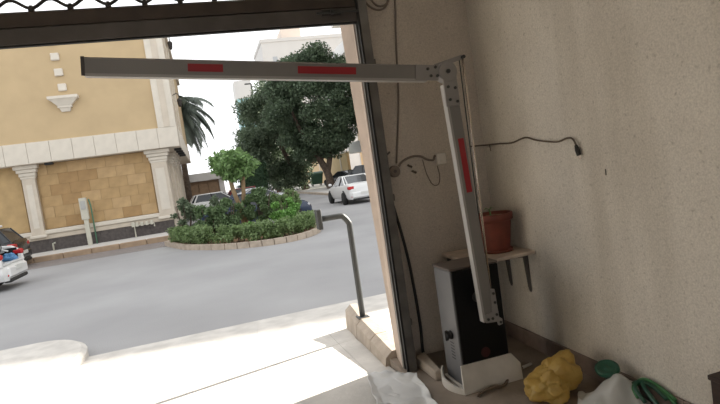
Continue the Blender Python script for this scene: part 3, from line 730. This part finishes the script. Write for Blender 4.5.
MB().tube([(-.42, 0, 0), (-.42, 0, .50), (.38, 0, .50), (.38, 0, .35)], .03, 8).build('pipe', 'utility', vp)
for k in range(4): MB().bbox((-.36+.2*k, -.05, .45), (-.25+.2*k, .05, .62), .01).build('valve', 'utility', vp)
MB().bbox((-.52, -.06, .45), (-.38, .06, .66), .01).build('meter', 'utility', vp)
sp = MB().tube([(-6.4, 24.75, -.15), (-6.4, 24.75, .2), (-6.3, 24.75, .22)], .035, 8)
tag(sp.build('water_stub', 'utility', None, True), 'short pale water stub at the slate base near the dark car', 'pipe')

# ================================================================== OTHER BUILDINGS
# tall building on the right of the side street
rb = thing('right_building', 'tall white building with balconies behind the street trees', 'building', (30, 40, RZ))
H = 23.1
foot = [(16.5-30, 28-40), (78-30, 15.1-40), (78-30, 40-40), (40-30, 57-40), (16.5-30, 57-40)]
MB().prism(foot, 'z', 0, H).build('wall', 'beige', rb)
for fl in range(1, 7):
    z = fl*3.3
    for y in (34, 43.5, 53):
        MB().bbox((14.9-30, y-2.6-40, z-.12), (16.5-30, y+2.6-40, z+.08), .02).build('balcony_slab', 'whiteb', rb)
        MB().box((14.9-30, y-2.6-40, z+.08), (15.02-30, y+2.6-40, z+1.0)).build('parapet', 'whiteb', rb)
        MB().box((15.0-30, y+2.48-40, z+.08), (16.5-30, y+2.6-40, z+1.0)).build('parapet', 'whiteb', rb)
        wn = MB().box((16.4-30, y-1.2-40, z+.1), (16.52-30, y+1.2-40, z+2.3)).build('window', 'farwin', rb)
        MB().box((16.38-30, y-.05-40, z+.1), (16.41-30, y+.05-40, z+2.3)).build('mullion', 'whiteb', wn)
bw = thing('boundary_wall', 'ochre boundary wall behind the street trees and parked cars', 'wall', (15, 80, RZ))
MB().box((0, -22.8, 0), (.3, 60, 3.4)).build('wall', 'render', bw)
MB().bbox((-.08, -22.8, 3.4), (.38, 60, 3.55), .02).build('coping', 'trimw', bw)
for y in range(-20, 50, 6): MB().box((-.06, y, 0), (0, y+.5, 3.4)).build('pilaster', 'colw', bw)
# far white block
fb = thing('far_white_block', 'pale white block of flats far beyond the street trees', 'building', (24, 126, RZ))
MB().box((-8, -6, 0), (10.5, 10, 31.2)).build('wall', 'farwhite', fb)
MB().box((10.5, -3, 0), (24, 10, 29)).build('wall_wing', 'farwhite', fb)
MB().box((-8.2, -6.2, 31.2), (10.7, 10.2, 31.9)).build('parapet', 'farwhite', fb)
MB().bbox((-3, -4, 31.9), (1.5, 2, 34.4), .05).build('roof_hut', 'farpink', fb)
wd = None
for r in range(7):
    for k in range(5):
        loc = (-5.4+3.4*k, -6.05, 27.2-3.5*r)
        if wd is None:
            wd = MB().box((-.5, -.03, -.8), (.5, .06, .8)).build('window', 'farwin', fb, loc=loc)
        else: share(wd, 'window', fb, loc)
for k in range(4): share(wd, 'window', fb, (12+3*k, -3.05, 25.2)); share(wd, 'window', fb, (12+3*k, -3.05, 21.6))
tw = thing('far_teal_tower', 'slender pale teal tower in the haze left of the trees', 'building', (15.2, 160, RZ))
MB().box((-3.4, -4, 0), (3.8, 4, 25)).build('wall', 'fargreen', tw)
MB().box((-3.6, -4.2, 25), (1, 4, 30)).build('upper_block', 'farwhite', tw)
for k in range(7): MB().box((-3.45, -4.05, 3+3*k), (3.85, -3.95, 3.25+3*k)).build('floor_band', 'farwhite', tw)
# low wall with gate behind the parked cars
gw = thing('low_garage', 'low brown garage front under a pale concrete roof slab', 'garage', (-1, 44.5, RZ))
MB().box((-3, 0, 0), (2.3, 6, 2.4)).build('wall', 'brownwall', gw)
MB().bbox((-3.2, -.5, 2.4), (2.5, 6.2, 3.02), .03).build('roof_slab', 'concrete', gw)
MB().bbox((1.95, -.12, 0), (2.35, .1, 2.4), .02).build('pier', 'concrete', gw)
for k in range(6): MB().bbox((-2.6+.74*k, -.06, .1), (-1.9+.74*k, .01, 2.2), .02).build('gate_board', 'brownwall', gw)
# lamp pole
lp = thing('street_lamp', 'tall grey street lamp pole rising left of the trees', 'lamp post', (7.4, 70, RZ))
MB().tube([(0, 0, 0), (-.05, 0, 7), (-.08, 0, 14)], [.16, .13, .1], 10).build('pole', 'postgrey', lp)
MB().bbox((-.9, -.12, 13.95), (-.05, .12, 14.1), .03).build('lamp_head', 'postgrey', lp)
# right pavement below the trees
rp = struct(MB().prism([(8.5, 37), (9.0, 35.2), (10.2, 34.4), (30, 34.4), (30, 150), (8.0, 150)], 'z', RZ-.1, RZ+.14).build('tree_floor', 'concrete'), 'raised pavement below the street trees')
def kstone(p, q):
    d = Vector((q[0]-p[0], q[1]-p[1], 0)); L_ = d.length; a_ = atan2(d.y, d.x)
    o = MB().bbox((.01, -.1, RZ-.1), (L_-.01, .1, RZ+.17), .03).build('kerb_stone', 'kerb', rp, loc=(p[0], p[1], 0)); o.rotation_euler = (0, 0, a_)
path = [(13.0, 34.4), (11.6, 34.4), (10.2, 34.4), (9.45, 34.75), (9.0, 35.2), (8.7, 36.0), (8.5, 37)]
for p, q in zip(path[:-1], path[1:]): kstone(p, q)
yy = 37.0
while yy < 64: kstone((8.5-(yy-37)*.0044, yy), (8.5-(yy-35.6)*.0044, yy+1.4)); yy += 1.4

# ================================================================== PLANTS
def leaves(clumps, n, size, seed, asp=.55, shell=.55):
    """leaf blades scattered through ellipsoid clumps [(centre, radii), ...]"""
    r = random.Random(seed); vs = []; fs = []
    vol = [c[1][0]*c[1][1]*c[1][2] for c in clumps]; pick = r.choices(range(len(clumps)), [v**.8 for v in vol], k=n)
    g = r.gauss
    for k in pick:
        (cx, cy, cz), (rx, ry, rz) = clumps[k]
        x, y, z = g(0, 1), g(0, 1), g(0, 1); l_ = sqrt(x*x+y*y+z*z)+1e-9
        q = (shell+(1-shell)*r.random())*(1.0 if r.random() < .85 else r.uniform(.4, 1.12))/l_
        px, py, pz = cx+x*q*rx, cy+y*q*ry, cz+z*q*rz
        s = size*r.uniform(.6, 1.3)
        ux, uy, uz = g(0, 1), g(0, 1), g(0, .8); m = sqrt(ux*ux+uy*uy+uz*uz)+1e-9; ux, uy, uz = ux/m*s, uy/m*s, uz/m*s
        wx, wy, wz = g(0, 1), g(0, 1), g(0, 1)
        cx2, cy2, cz2 = uy*wz-uz*wy, uz*wx-ux*wz, ux*wy-uy*wx; m = (sqrt(cx2*cx2+cy2*cy2+cz2*cz2)+1e-9)/(s*asp*.5)
        cx2, cy2, cz2 = cx2/m, cy2/m, cz2/m
        o = len(vs)
        vs += [(px-ux*.5, py-uy*.5, pz-uz*.5), (px+cx2, py+cy2, pz+cz2), (px+ux*.5, py+uy*.5, pz+uz*.5), (px-cx2, py-cy2, pz-cz2)]
        fs.append((o, o+1, o+2, o+3))
    b = MB(); b.v = vs; b.f = fs; return b
def clumpset(centre, radii, n, cr, seed):
    r = random.Random(seed); out = []
    for _ in range(n):
        while True:
            p = Vector((r.uniform(-1, 1), r.uniform(-1, 1), r.uniform(-1, 1)))
            if p.length < 1: break
        p = p.normalized()*p.length**.5
        s = r.uniform(.7, 1.25)*cr
        out.append(((centre[0]+p.x*radii[0], centre[1]+p.y*radii[1], centre[2]+p.z*radii[2]), (s, s, s*.75)))
    return out
def bigtree(label, loc, trunks, crown_c, crown_r, n, seed, m):
    t = thing('street_tree', label, 'tree', loc, 0, 'dark leafy trees along the side street')
    for (p, r0, r1) in trunks:
        MB().tube(smoothpath(p, 4), [r0+(r1-r0)*i/(4*(len(p)-1)) for i in range(4*(len(p)-1)+1)], 10).build('trunk', 'bark', t, True)
    cl = clumpset(crown_c, crown_r, 90, 1.25, seed)
    fo = leaves(cl, n, .27, seed+1, .55, .2).build('foliage', m, t); fo['kind'] = 'stuff'
    return t
bigtree('wide dark tree with forked trunk nearest the white sedan', (11.0, 49.0, RZ+.14),
        [([(0, 0, 0), (-.2, 0, 1.5), (-.9, .2, 3.2), (-2.0, .3, 5.5), (-2.6, .3, 7.5)], .42, .12), ([(-.2, 0, 1.4), (.3, -.2, 3.2), (.8, -.3, 5.5), (1.2, -.2, 8)], .3, .1), ([(-.6, .1, 2.6), (.6, .5, 5), (2.2, .4, 7)], .2, .07)],
        (-.1, .0, 7.5), (4.2, 3.0, 5.1), 72000, 11, 'leafdk')
bigtree('dark tree with leaning trunk, middle one of the street trees', (9.5, 56.0, RZ+.14),
        [([(.4, 0, 0), (-.2, 0, 1.4), (-.9, 0, 3.0), (-1.6, .2, 5.0), (-2.0, .2, 7.5)], .45, .12), ([(-.7, 0, 2.6), (.6, -.4, 4.6), (1.4, -.4, 7)], .25, .08)],
        (-1.7, 0, 5.9), (3.9, 3.2, 5.4), 60000, 23, 'leafdk2')
bigtree('dark tree drooping furthest left over the parked cars', (7.6, 62.0, RZ+.14),
        [([(0, 0, 0), (.1, 0, 1.8), (-.3, 0, 3.6), (-1.0, 0, 6)], .35, .1), ([(0, 0, 1.8), (.8, .3, 3.8), (1.4, .3, 6.5)], .22, .08)],
        (-.3, 0, 5.6), (3.2, 3.0, 5.2), 48000, 37, 'leafdk')
# clipped dark hedge beyond the parked cars
ch = thing('clipped_hedge', 'tall dark clipped hedge block beside the low garage', 'hedge', (3.7, 45, RZ))
cl = [((-.95+.38*i, -.2+.4*k, .3+.4*j), (.34, .34, .34)) for i in range(6) for j in range(8) for k in range(2)]
q = leaves(cl, 9000, .14, 5, .6, .4).build('foliage', 'cypress', ch); q['kind'] = 'stuff'
MB().bbox((-1.05, -.3, .1), (1.05, .4, 3.1), .2).build('inner_growth', 'cypress', ch)
# palm
pm = thing('palm_tree', 'palm with drooping grey-green fronds behind the ochre building corner', 'palm tree', (-1.45, 43.6, RZ))
MB().tube([(0, 0, 0), (.02, 0, 4), (0, 0, 7.9)], [.26, .22, .2], 12).build('trunk', 'bark', pm, True)
rp_ = random.Random(3)
for k in range(64):
    a_ = 2*pi*k/20+rp_.uniform(-.1, .1); el = rp_.uniform(-.8, 1.1); Lf = rp_.uniform(2.7, 3.7)
    P = []; p = Vector((0, 0, 7.9)); dirv = Vector((cos(a_)*cos(el), sin(a_)*cos(el), sin(el)))
    for i in range(9):
        P.append(p.copy()); p = p + dirv*(Lf/8); dirv = (dirv+Vector((0, 0, -.26))).normalized()
    fr = MB().tube(P, [.022-.002*i for i in range(9)], 5).build('frond', 'palm', pm, True)
    b = MB()
    for i in range(1, 9):
        for s_ in (-1, 1):
            for h_ in (0, .25, .5, .75):
                if i == 8 and h_: continue
                q0 = P[i].lerp(P[min(i+1, 8)], h_)
                tdir = (P[i]-P[i-1]).normalized(); side = tdir.cross(Vector((0, 0, 1)))
                if side.length < .01: continue
                side.normalize(); tip = q0+side*s_*.62*(1-.05*i)+tdir*.3+Vector((0, 0, -.34))
                wv = tdir*.075
                b.add([q0-wv, q0+wv, tip], [(0, 1, 2)])
    b.build('leaflets', 'palm', fr)

# ------------------------------------------------------------------ planted island
out = [(-1.79, 20.7), (-1.35, 19.2), (-.99, 18.15), (-.52, 17.35), (.21, 16.3), (.89, 15.7), (1.57, 15.38), (2.25, 15.42), (2.8, 15.9), (3.2, 16.7), (3.42, 18.0), (3.5, 19.4), (3.2, 20.4), (2.4, 20.9), (0, 21.1), (-1.3, 21.1)]
isl = thing('planted_island', 'kerbed planting island in the middle of the junction', 'planter', (1, 18, RZ))
op = [(p[0]-1, p[1]-18) for p in smoothpath([(x, y, 0) for x, y in out+[out[0]]], 2)][:-1]
MB().prism([(x*.95, y*.95) for x, y in op], 'z', -.02, .13).build('soil_bed', 'earth', isl)
for i in range(len(op)):
    p, q = Vector((*op[i], 0)), Vector((*op[(i+1) % len(op)], 0))
    ip, iq = p*.945, q*.945
    g_ = (q-p).normalized()*.012
    vs = [p+g_, q-g_, iq-g_, ip+g_]
    b = MB().add([(v_.x, v_.y, -.02) for v_ in vs]+[(v_.x, v_.y, .17) for v_ in vs], [(3, 2, 1, 0), (4, 5, 6, 7), (0, 1, 5, 4), (1, 2, 6, 5), (2, 3, 7, 6), (3, 0, 4, 7)])
    b.build('kerb_stone', 'kerb', isl)
# low clipped hedges along the kerb
def lowhedge(label, pts, h, wd_, seed, n, m='leafhedge'):
    t = thing('low_hedge', label, 'hedge', (pts[0][0], pts[0][1], RZ+.13)); x0, y0 = pts[0][:2]
    cl = []; r = random.Random(seed)
    for p in smoothpath([(x, y, 0) for x, y in pts], 6):
        for k in range(3):
            cl.append(((p.x-x0+r.uniform(-wd_, wd_)*.6, p.y-y0+r.uniform(-wd_, wd_)*.6, h*(.3+.3*k*.8)+r.uniform(-.03, .05)), (.2, .2, .17)))
    q = leaves(cl, n, .085, seed, .6, .2).build('foliage', m, t); q['kind'] = 'stuff'
    st = MB()
    for p in smoothpath([(x, y, 0) for x, y in pts], 5): st.tube([(p.x-x0, p.y-y0, 0), (p.x-x0+.05, p.y-y0, h*.7)], .02, 5)
    st.build('stems', 'bark', t)
    return t
lowhedge('low clipped green hedge at the left tip of the island', [(-1.35, 20.0), (-.95, 19.0), (-.6, 18.2), (-.1, 17.45)], .52, .35, 41, 9000)
lowhedge('long low hedge curving along the island front kerb', [(.25, 16.95), (.95, 16.3), (1.6, 16.0), (2.2, 16.05), (2.75, 16.7), (2.95, 17.5)], .50, .32, 43, 13000)
def shrub(label, loc, r3, n, seed, m, lsize=.1, nst=7, grp='leafy shrubs on the island'):
    t = thing('leafy_shrub', label, 'shrub', loc, 0, grp)
    cl = clumpset((0, 0, r3[2]), (r3[0]*.75, r3[1]*.75, r3[2]*.8), 26, min(r3)*.36, seed)
    q = leaves(cl, n, lsize, seed, .55, .2).build('foliage', m, t); q['kind'] = 'stuff'
    r = random.Random(seed); st = MB()
    for k in range(nst):
        x, y = r.uniform(-.6, .6)*r3[0], r.uniform(-.6, .6)*r3[1]
        st.tube([(x*.2, y*.2, 0), (x*.6, y*.6, r3[2]*.8), (x, y, r3[2]*1.6)], [.025, .018, .008], 5)
    st.build('stems', 'bark', t); return t
ZI = RZ+.13
shrub('airy grey-green shrub by the corner column of the ochre building', (-.95, 20.0, ZI), (.62, .55, .78), 2600, 51, 'leafgrey', .12, 9)
shrub('deep green bush behind the left low hedge', (-.05, 19.0, ZI), (.65, .6, .66), 6500, 52, 'leafbush')
shrub('dark shrub left of the forked tree trunk', (.5, 18.3, ZI), (.55, .55, .70), 6200, 53, 'leafbush')
shrub('tall dark shrub right of the forked tree trunk', (1.6, 18.5, ZI), (.70, .55, .78), 8400, 54, 'leafbush')
shrub('lime green bush at the right of the island', (2.3, 17.7, ZI), (.58, .5, .60), 5600, 55, 'leaflime')
shrub('bright low bush at the foot of the forked tree', (1.05, 17.3, ZI), (.32, .3, .26), 1800, 56, 'leaflime', .09)
shrub('green bush behind the lime bush near the dark blue car', (2.5, 19.1, ZI), (.66, .6, .74), 6800, 57, 'leafhedge')
# small tree with forked trunk
ft = thing('forked_tree', 'small tree with forked pale trunk and round bright green crown', 'tree', (1.02, 19.0, ZI))
MB().tube(smoothpath([(.05, 0, 0), (.03, 0, .45), (.0, 0, .85), (.0, 0, 1.0)], 4), .125, 10).build('trunk', 'barkpale', ft, True)
MB().tube(smoothpath([(0, 0, .85), (-.10, 0, 1.15), (-.20, .02, 1.6), (-.22, .02, 2.0)], 4), .075, 9).build('limb', 'barkpale', ft, True)
MB().tube(smoothpath([(0, 0, .85), (.10, 0, 1.15), (.16, 0, 1.55), (.2, 0, 2.0)], 4), .07, 9).build('limb', 'barkpale', ft, True)
cl = clumpset((-.1, 0, 2.36), (.66, .62, .40), 26, .33, 61)
q = leaves(cl, 4200, .2, 62, .42, .2).build('foliage', 'leaflt', ft); q['kind'] = 'stuff'
st = thing('slender_sapling', 'slender bare sapling trunk among the shrubs near the white hatchback', 'sapling', (.2, 19.6, ZI))
MB().tube([(0, 0, 0), (.03, 0, .7), (-.02, 0, 1.25)], [.04, .035, .02], 7).build('trunk', 'barkpale', st, True)
q = leaves([((0, 0, 1.15), (.22, .2, .3))], 300, .12, 63, .5, .2).build('foliage', 'leafgrey', st); q['kind'] = 'stuff'

# ================================================================== CARS
def loft(stations, zb):
    b = MB(); n = None; rings = []
    for x, zt, hw in stations:
        half = [(hw*.55, zb), (hw*.88, zb+.01), (hw*.975, zb+.14), (hw, zb+(zt-zb)*.5), (hw*.985, zt-.13), (hw*.95, zt-.04), (hw*.82, zt), (hw*.4, zt+.018)]
        ring = [(x, y, z) for y, z in half]+[(x, -y, z) for y, z in half[::-1]]
        rings.append(ring)
    n = len(rings[0]); vs = [p for r in rings for p in r]
    fs = [(i*n+k, i*n+(k+1) % n, (i+1)*n+(k+1) % n, (i+1)*n+k) for i in range(len(rings)-1) for k in range(n)]
    fs += [tuple(range(n))[::-1], tuple(range((len(rings)-1)*n, len(rings)*n))]
    return b.add(vs, fs)
def car(label, loc, rz, paint, kind='sedan', boot=False, plate=True):
    t = thing('car', label, 'car', loc, rz)
    Lh = 2.22
    if kind == 'sedan':
        S = [(-2.22, .84, .70), (-2.14, .98, .80), (-1.7, 1.04, .87), (-.9, .99, .9), (.4, .95, .9), (1.0, .95, .9), (1.6, .86, .88), (2.0, .76, .82), (2.18, .66, .70), (2.24, .56, .60)]
        W = dict(fb=1.0, fr=.15, rr=-.75, rb=-1.85, zb=.97, zr=1.43, hb=.82, hr=.62)
    elif kind == 'hatch':
        S = [(-2.02, .9, .74), (-1.95, 1.0, .82), (-1.3, 1.02, .88), (-.6, .99, .9), (.4, .96, .9), (.95, .96, .9), (1.5, .88, .87), (1.85, .78, .80), (2.0, .66, .68)]
        W = dict(fb=.98, fr=.2, rr=-1.55, rb=-1.95, zb=.94, zr=1.47, hb=.80, hr=.62)
    else:
        S = [(-2.25, .95, .80), (-2.18, 1.10, .88), (-1.4, 1.12, .92), (.4, 1.08, .93), (1.0, 1.08, .93), (1.7, 1.0, .91), (2.05, .9, .86), (2.2, .74, .76)]
        W = dict(fb=1.05, fr=.4, rr=-1.85, rb=-2.18, zb=1.05, zr=1.72, hb=.85, hr=.68)
    zb = .24
    if boot:
        S = [(-2.22, .58, .74), (-2.14, .66, .84), (-1.52, .66, .87), (-1.50, 1.03, .88)]+S[3:]
    body = loft(S, zb).build('body', paint, t, True)
    q = body.modifiers.new('edge', 'EDGE_SPLIT'); q.split_angle = radians(40)
    g = MB(); w_ = W
    base = [(w_['fb'], w_['hb']*.93), (w_['fb']-.18, w_['hb']), (w_['rb']+.25, w_['hb']), (w_['rb'], w_['hb']*.88)]
    roof = [(w_['fr'], w_['hr']*.93), (w_['fr']-.12, w_['hr']), (w_['rr']+.15, w_['hr']), (w_['rr'], w_['hr']*.9)]
    ringb = [(x, y, w_['zb']-.05) for x, y in base]+[(x, -y, w_['zb']-.05) for x, y in base[::-1]]
    ringr = [(x, y, w_['zr']-.03) for x, y in roof]+[(x, -y, w_['zr']-.03) for x, y in roof[::-1]]
    n = 8
    g.add(ringb+ringr, [(i, (i+1) % n, n+(i+1) % n, n+i) for i in range(n)]+[tuple(range(n, 2*n))])
    g.build('windows', 'glass', t)
    # roof skin and pillars
    rr_ = [(x*1.0, y*1.04) for x, y in roof]; ring1 = [(x, y, w_['zr']-.045) for x, y in rr_]+[(x, -y, w_['zr']-.045) for x, y in rr_[::-1]]
    ring2 = [(x*.97+.0, y*.9, w_['zr']) for x, y in rr_]+[(x*.97, -y*.9, w_['zr']) for x, y in rr_[::-1]]
    MB().add(ring1+ring2, [(i, (i+1) % n, n+(i+1) % n, n+i) for i in range(n)]+[tuple(range(n, 2*n)), tuple(range(n))[::-1]]).build('roof', paint, t, True)
    for sgn in (-1, 1):
        for i, r_ in ((1, .028), (2, .045), (3, .028)):
            a_, b_ = base[i], roof[i]
            MB().tube([(a_[0], a_[1]*sgn, w_['zb']-.05), (b_[0], b_[1]*sgn, w_['zr']-.03)], r_, 6).build('pillar', paint, t)
        xm = (w_['fb']+w_['rb'])*.5-.02
        MB().tube([(xm, w_['hb']*sgn, w_['zb']-.04), (xm-.06, w_['hr']*sgn*1.0, w_['zr']-.03)], .035, 6).build('pillar', 'trim_black', t)
        mi = MB().bbox((w_['fb']-.32, sgn*.98-.09, w_['zb']), (w_['fb']-.2, sgn*.98+.09, w_['zb']+.13), .03).build('wing_mirror', paint, t)
        hx, hz_ = S[-1][0], S[-1][1]
        MB().bbox((hx-.32, sgn*.62-.13, hz_-.0), (hx-.07, sgn*.62+.13, hz_+.12), .04).build('headlamp', 'lamp', t)
        rx = -2.19 if kind != 'hatch' else -1.99
        zt = .80 if kind != 'suv' else .92
        if boot: MB().bbox((rx+.0, sgn*.80-.085, zt+.0), (rx+.26, sgn*.80+.08, zt+.15), .04).build('tail_lamp', 'tail', t)
        else: MB().bbox((rx-.035, sgn*.66-.13, zt-.05), (rx+.22, sgn*.66+.18, zt+.11), .03).build('tail_lamp', 'tail', t)
        MB().bbox((rx-.045, sgn*.62-.11, .36), (rx+.03, sgn*.62+.11, .41), .01).build('reflector', 'tail', t)
    bx_ = -2.27 if kind != 'hatch' else -2.07
    MB().bbox((bx_, -.72, .30), (bx_+.2, .72, .62), .06).build('bumper', paint, t)
    MB().bbox((bx_+.01, -.66, .20), (bx_+.2, .66, .30), .03).build('bumper_trim', 'trim_black', t)
    if plate: MB().bbox((bx_-.02, -.24, .48), (bx_+.01, .24, .60), .004).build('number_plate', 'plate_num', t)
    R_ = .32 if kind != 'suv' else .36
    for wx in (-1.32, 1.38):
        for sgn in (-1, 1):
            MB().lathe([(R_+.06, 0), (R_+.06, .03)], 22, centre=(wx, sgn*.885-(.03 if sgn > 0 else 0)+(.03 if sgn < 0 else 0), R_+.03), mtx=Matrix.Rotation(-sgn*pi/2, 4, 'X')).build('wheel_arch', 'trim_black', t)
            wl = MB().lathe([(R_*.62, -.1), (R_*.93, -.1), (R_, -.06), (R_, .06), (R_*.93, .1), (R_*.62, .1)], 22, centre=(wx, sgn*.84, R_), mtx=RX).build('wheel', 'tyre', t, True)
            rm = MB(); rm.lathe([(R_*.64, .085), (R_*.6, .075), (R_*.15, .085), (.02, .095)], 20, centre=(wx, sgn*.84, R_), mtx=Matrix.Rotation(-sgn*pi/2, 4, 'X'))
            rm.build('rim', 'rim', wl)
    if boot:
        for sgn in (-1, 1):
            MB().prism([(-1.5, .6), (-2.16, .6), (-2.17, .78), (-2.08, .96), (-1.92, 1.06), (-1.5, 1.10)], 'y', sgn*.745, sgn*.87).build('quarter_panel', paint, t, bevel=.03)
        MB().box((-2.12, -.75, .662), (-1.5, .75, .672)).build('boot_floor', 'lining', t)
        MB().box((-1.56, -.75, .66), (-1.50, .75, 1.09)).build('boot_back', 'lining', t)
        MB().box((-2.2, -.76, .655), (-2.1, .76, .70)).build('boot_sill', paint, t)
        for sgn in (-1, 1): MB().box((-2.06, sgn*.742-.004, .66), (-1.52, sgn*.742+.004, 1.0)).build('boot_side', 'lining', t)
        m4 = Matrix.Translation((-1.5, 0, 1.08)) @ Matrix.Rotation(radians(80), 4, 'Y')
        ld = MB().bbox((-.62, -.7, 0), (0, .7, .05), .02, m4).build('boot_lid', paint, t)
        MB().bbox((-.63, -.7, -.24), (-.57, .7, .05), .02, m4).build('lid_return', paint, ld)
        for sgn in (-1, 1):
            MB().tube(smoothpath([(-1.66, sgn*.66, .9), (-1.72, sgn*.66, 1.06), (-1.70, sgn*.66, 1.2)], 4), .014, 6).build('lid_arm', 'trim_black', t)
    return t
# rear of local car is -x
car('white sedan with open boot at the left edge of the street', (-7.38, 16.3, RZ), pi, 'carwhite', 'sedan', boot=True)
tag(crumple('blue_bag', .16, .16, .12, 'bluebag', (-5.42, 16.7, RZ+.68), 2.2, .3, 4.0), 'small blue bag inside the open boot of the white sedan', 'bag')
car('black hatchback parked against the pavement of the ochre building', (-8.6, 21.75, RZ), pi, 'carblack', 'hatch')
car('white sedan driving away up the side street', (7.35, 27.9, RZ), pi/2+.03, 'carwhite', 'sedan')
car('dark blue car parked behind the island shrubs', (1.75, 22.6, RZ), 0, 'carblue', 'sedan')
car('white hatchback parked in front of the low garage', (.65, 36.5, RZ), 0.1, 'carwhite', 'hatch')
car('silver car parked right of the white hatchback', (3.0, 33.5, RZ), .15, 'carsilver', 'sedan')
car('dark red car parked beyond the silver car', (3.1, 39.5, RZ), -.1, 'carred', 'hatch')
car('dark sport utility car far up the side street', (8.4-.6, 78, RZ), -pi/2, 'cargrey', 'suv')
car('small white car far up the side street beyond the lamp pole', (5.0, 84, RZ), -pi/2, 'carwhite', 'hatch')
car('silver car parked far under the left street tree', (10.6, 86, RZ+.14), -pi/2, 'carsilver', 'sedan')
car('grey car parked behind the trees beside the doorway jamb', (13.3, 45.5, RZ+.14), pi/2+.5, 'cargrey', 'suv')
car('black car parked under the trees left of the grey car', (12.7, 50.8, RZ+.14), pi/2+.5, 'carblack', 'sedan')
car('red car half hidden by the doorway jamb', (13.9, 40.8, RZ+.14), pi/2+.5, 'carred', 'hatch')
# rubbish container
dp = thing('rubbish_container', 'dark green wheeled rubbish container under the street trees', 'rubbish container', (12.6, 64, RZ+.14))
MB().add([(-.6, -.5, .2), (.6, -.5, .2), (.6, .5, .2), (-.6, .5, .2), (-.8, -.65, 1.35), (.8, -.65, 1.35), (.8, .65, 1.35), (-.8, .65, 1.35)],
         [(3, 2, 1, 0), (4, 5, 6, 7), (0, 1, 5, 4), (1, 2, 6, 5), (2, 3, 7, 6), (3, 0, 4, 7)]).build('body', 'bin', dp)
MB().prism([(-.7, 1.35), (.7, 1.35), (.62, 1.55), (.2, 1.7), (-.2, 1.7), (-.62, 1.55)], 'x', -.84, .84).build('lid', 'bin', dp)
for x in (-.5, .5):
    for y in (-.4, .4): MB().cyl((x-.04, y, .1), (x+.04, y, .1), .1, 12).build('wheel', 'tyre', dp)
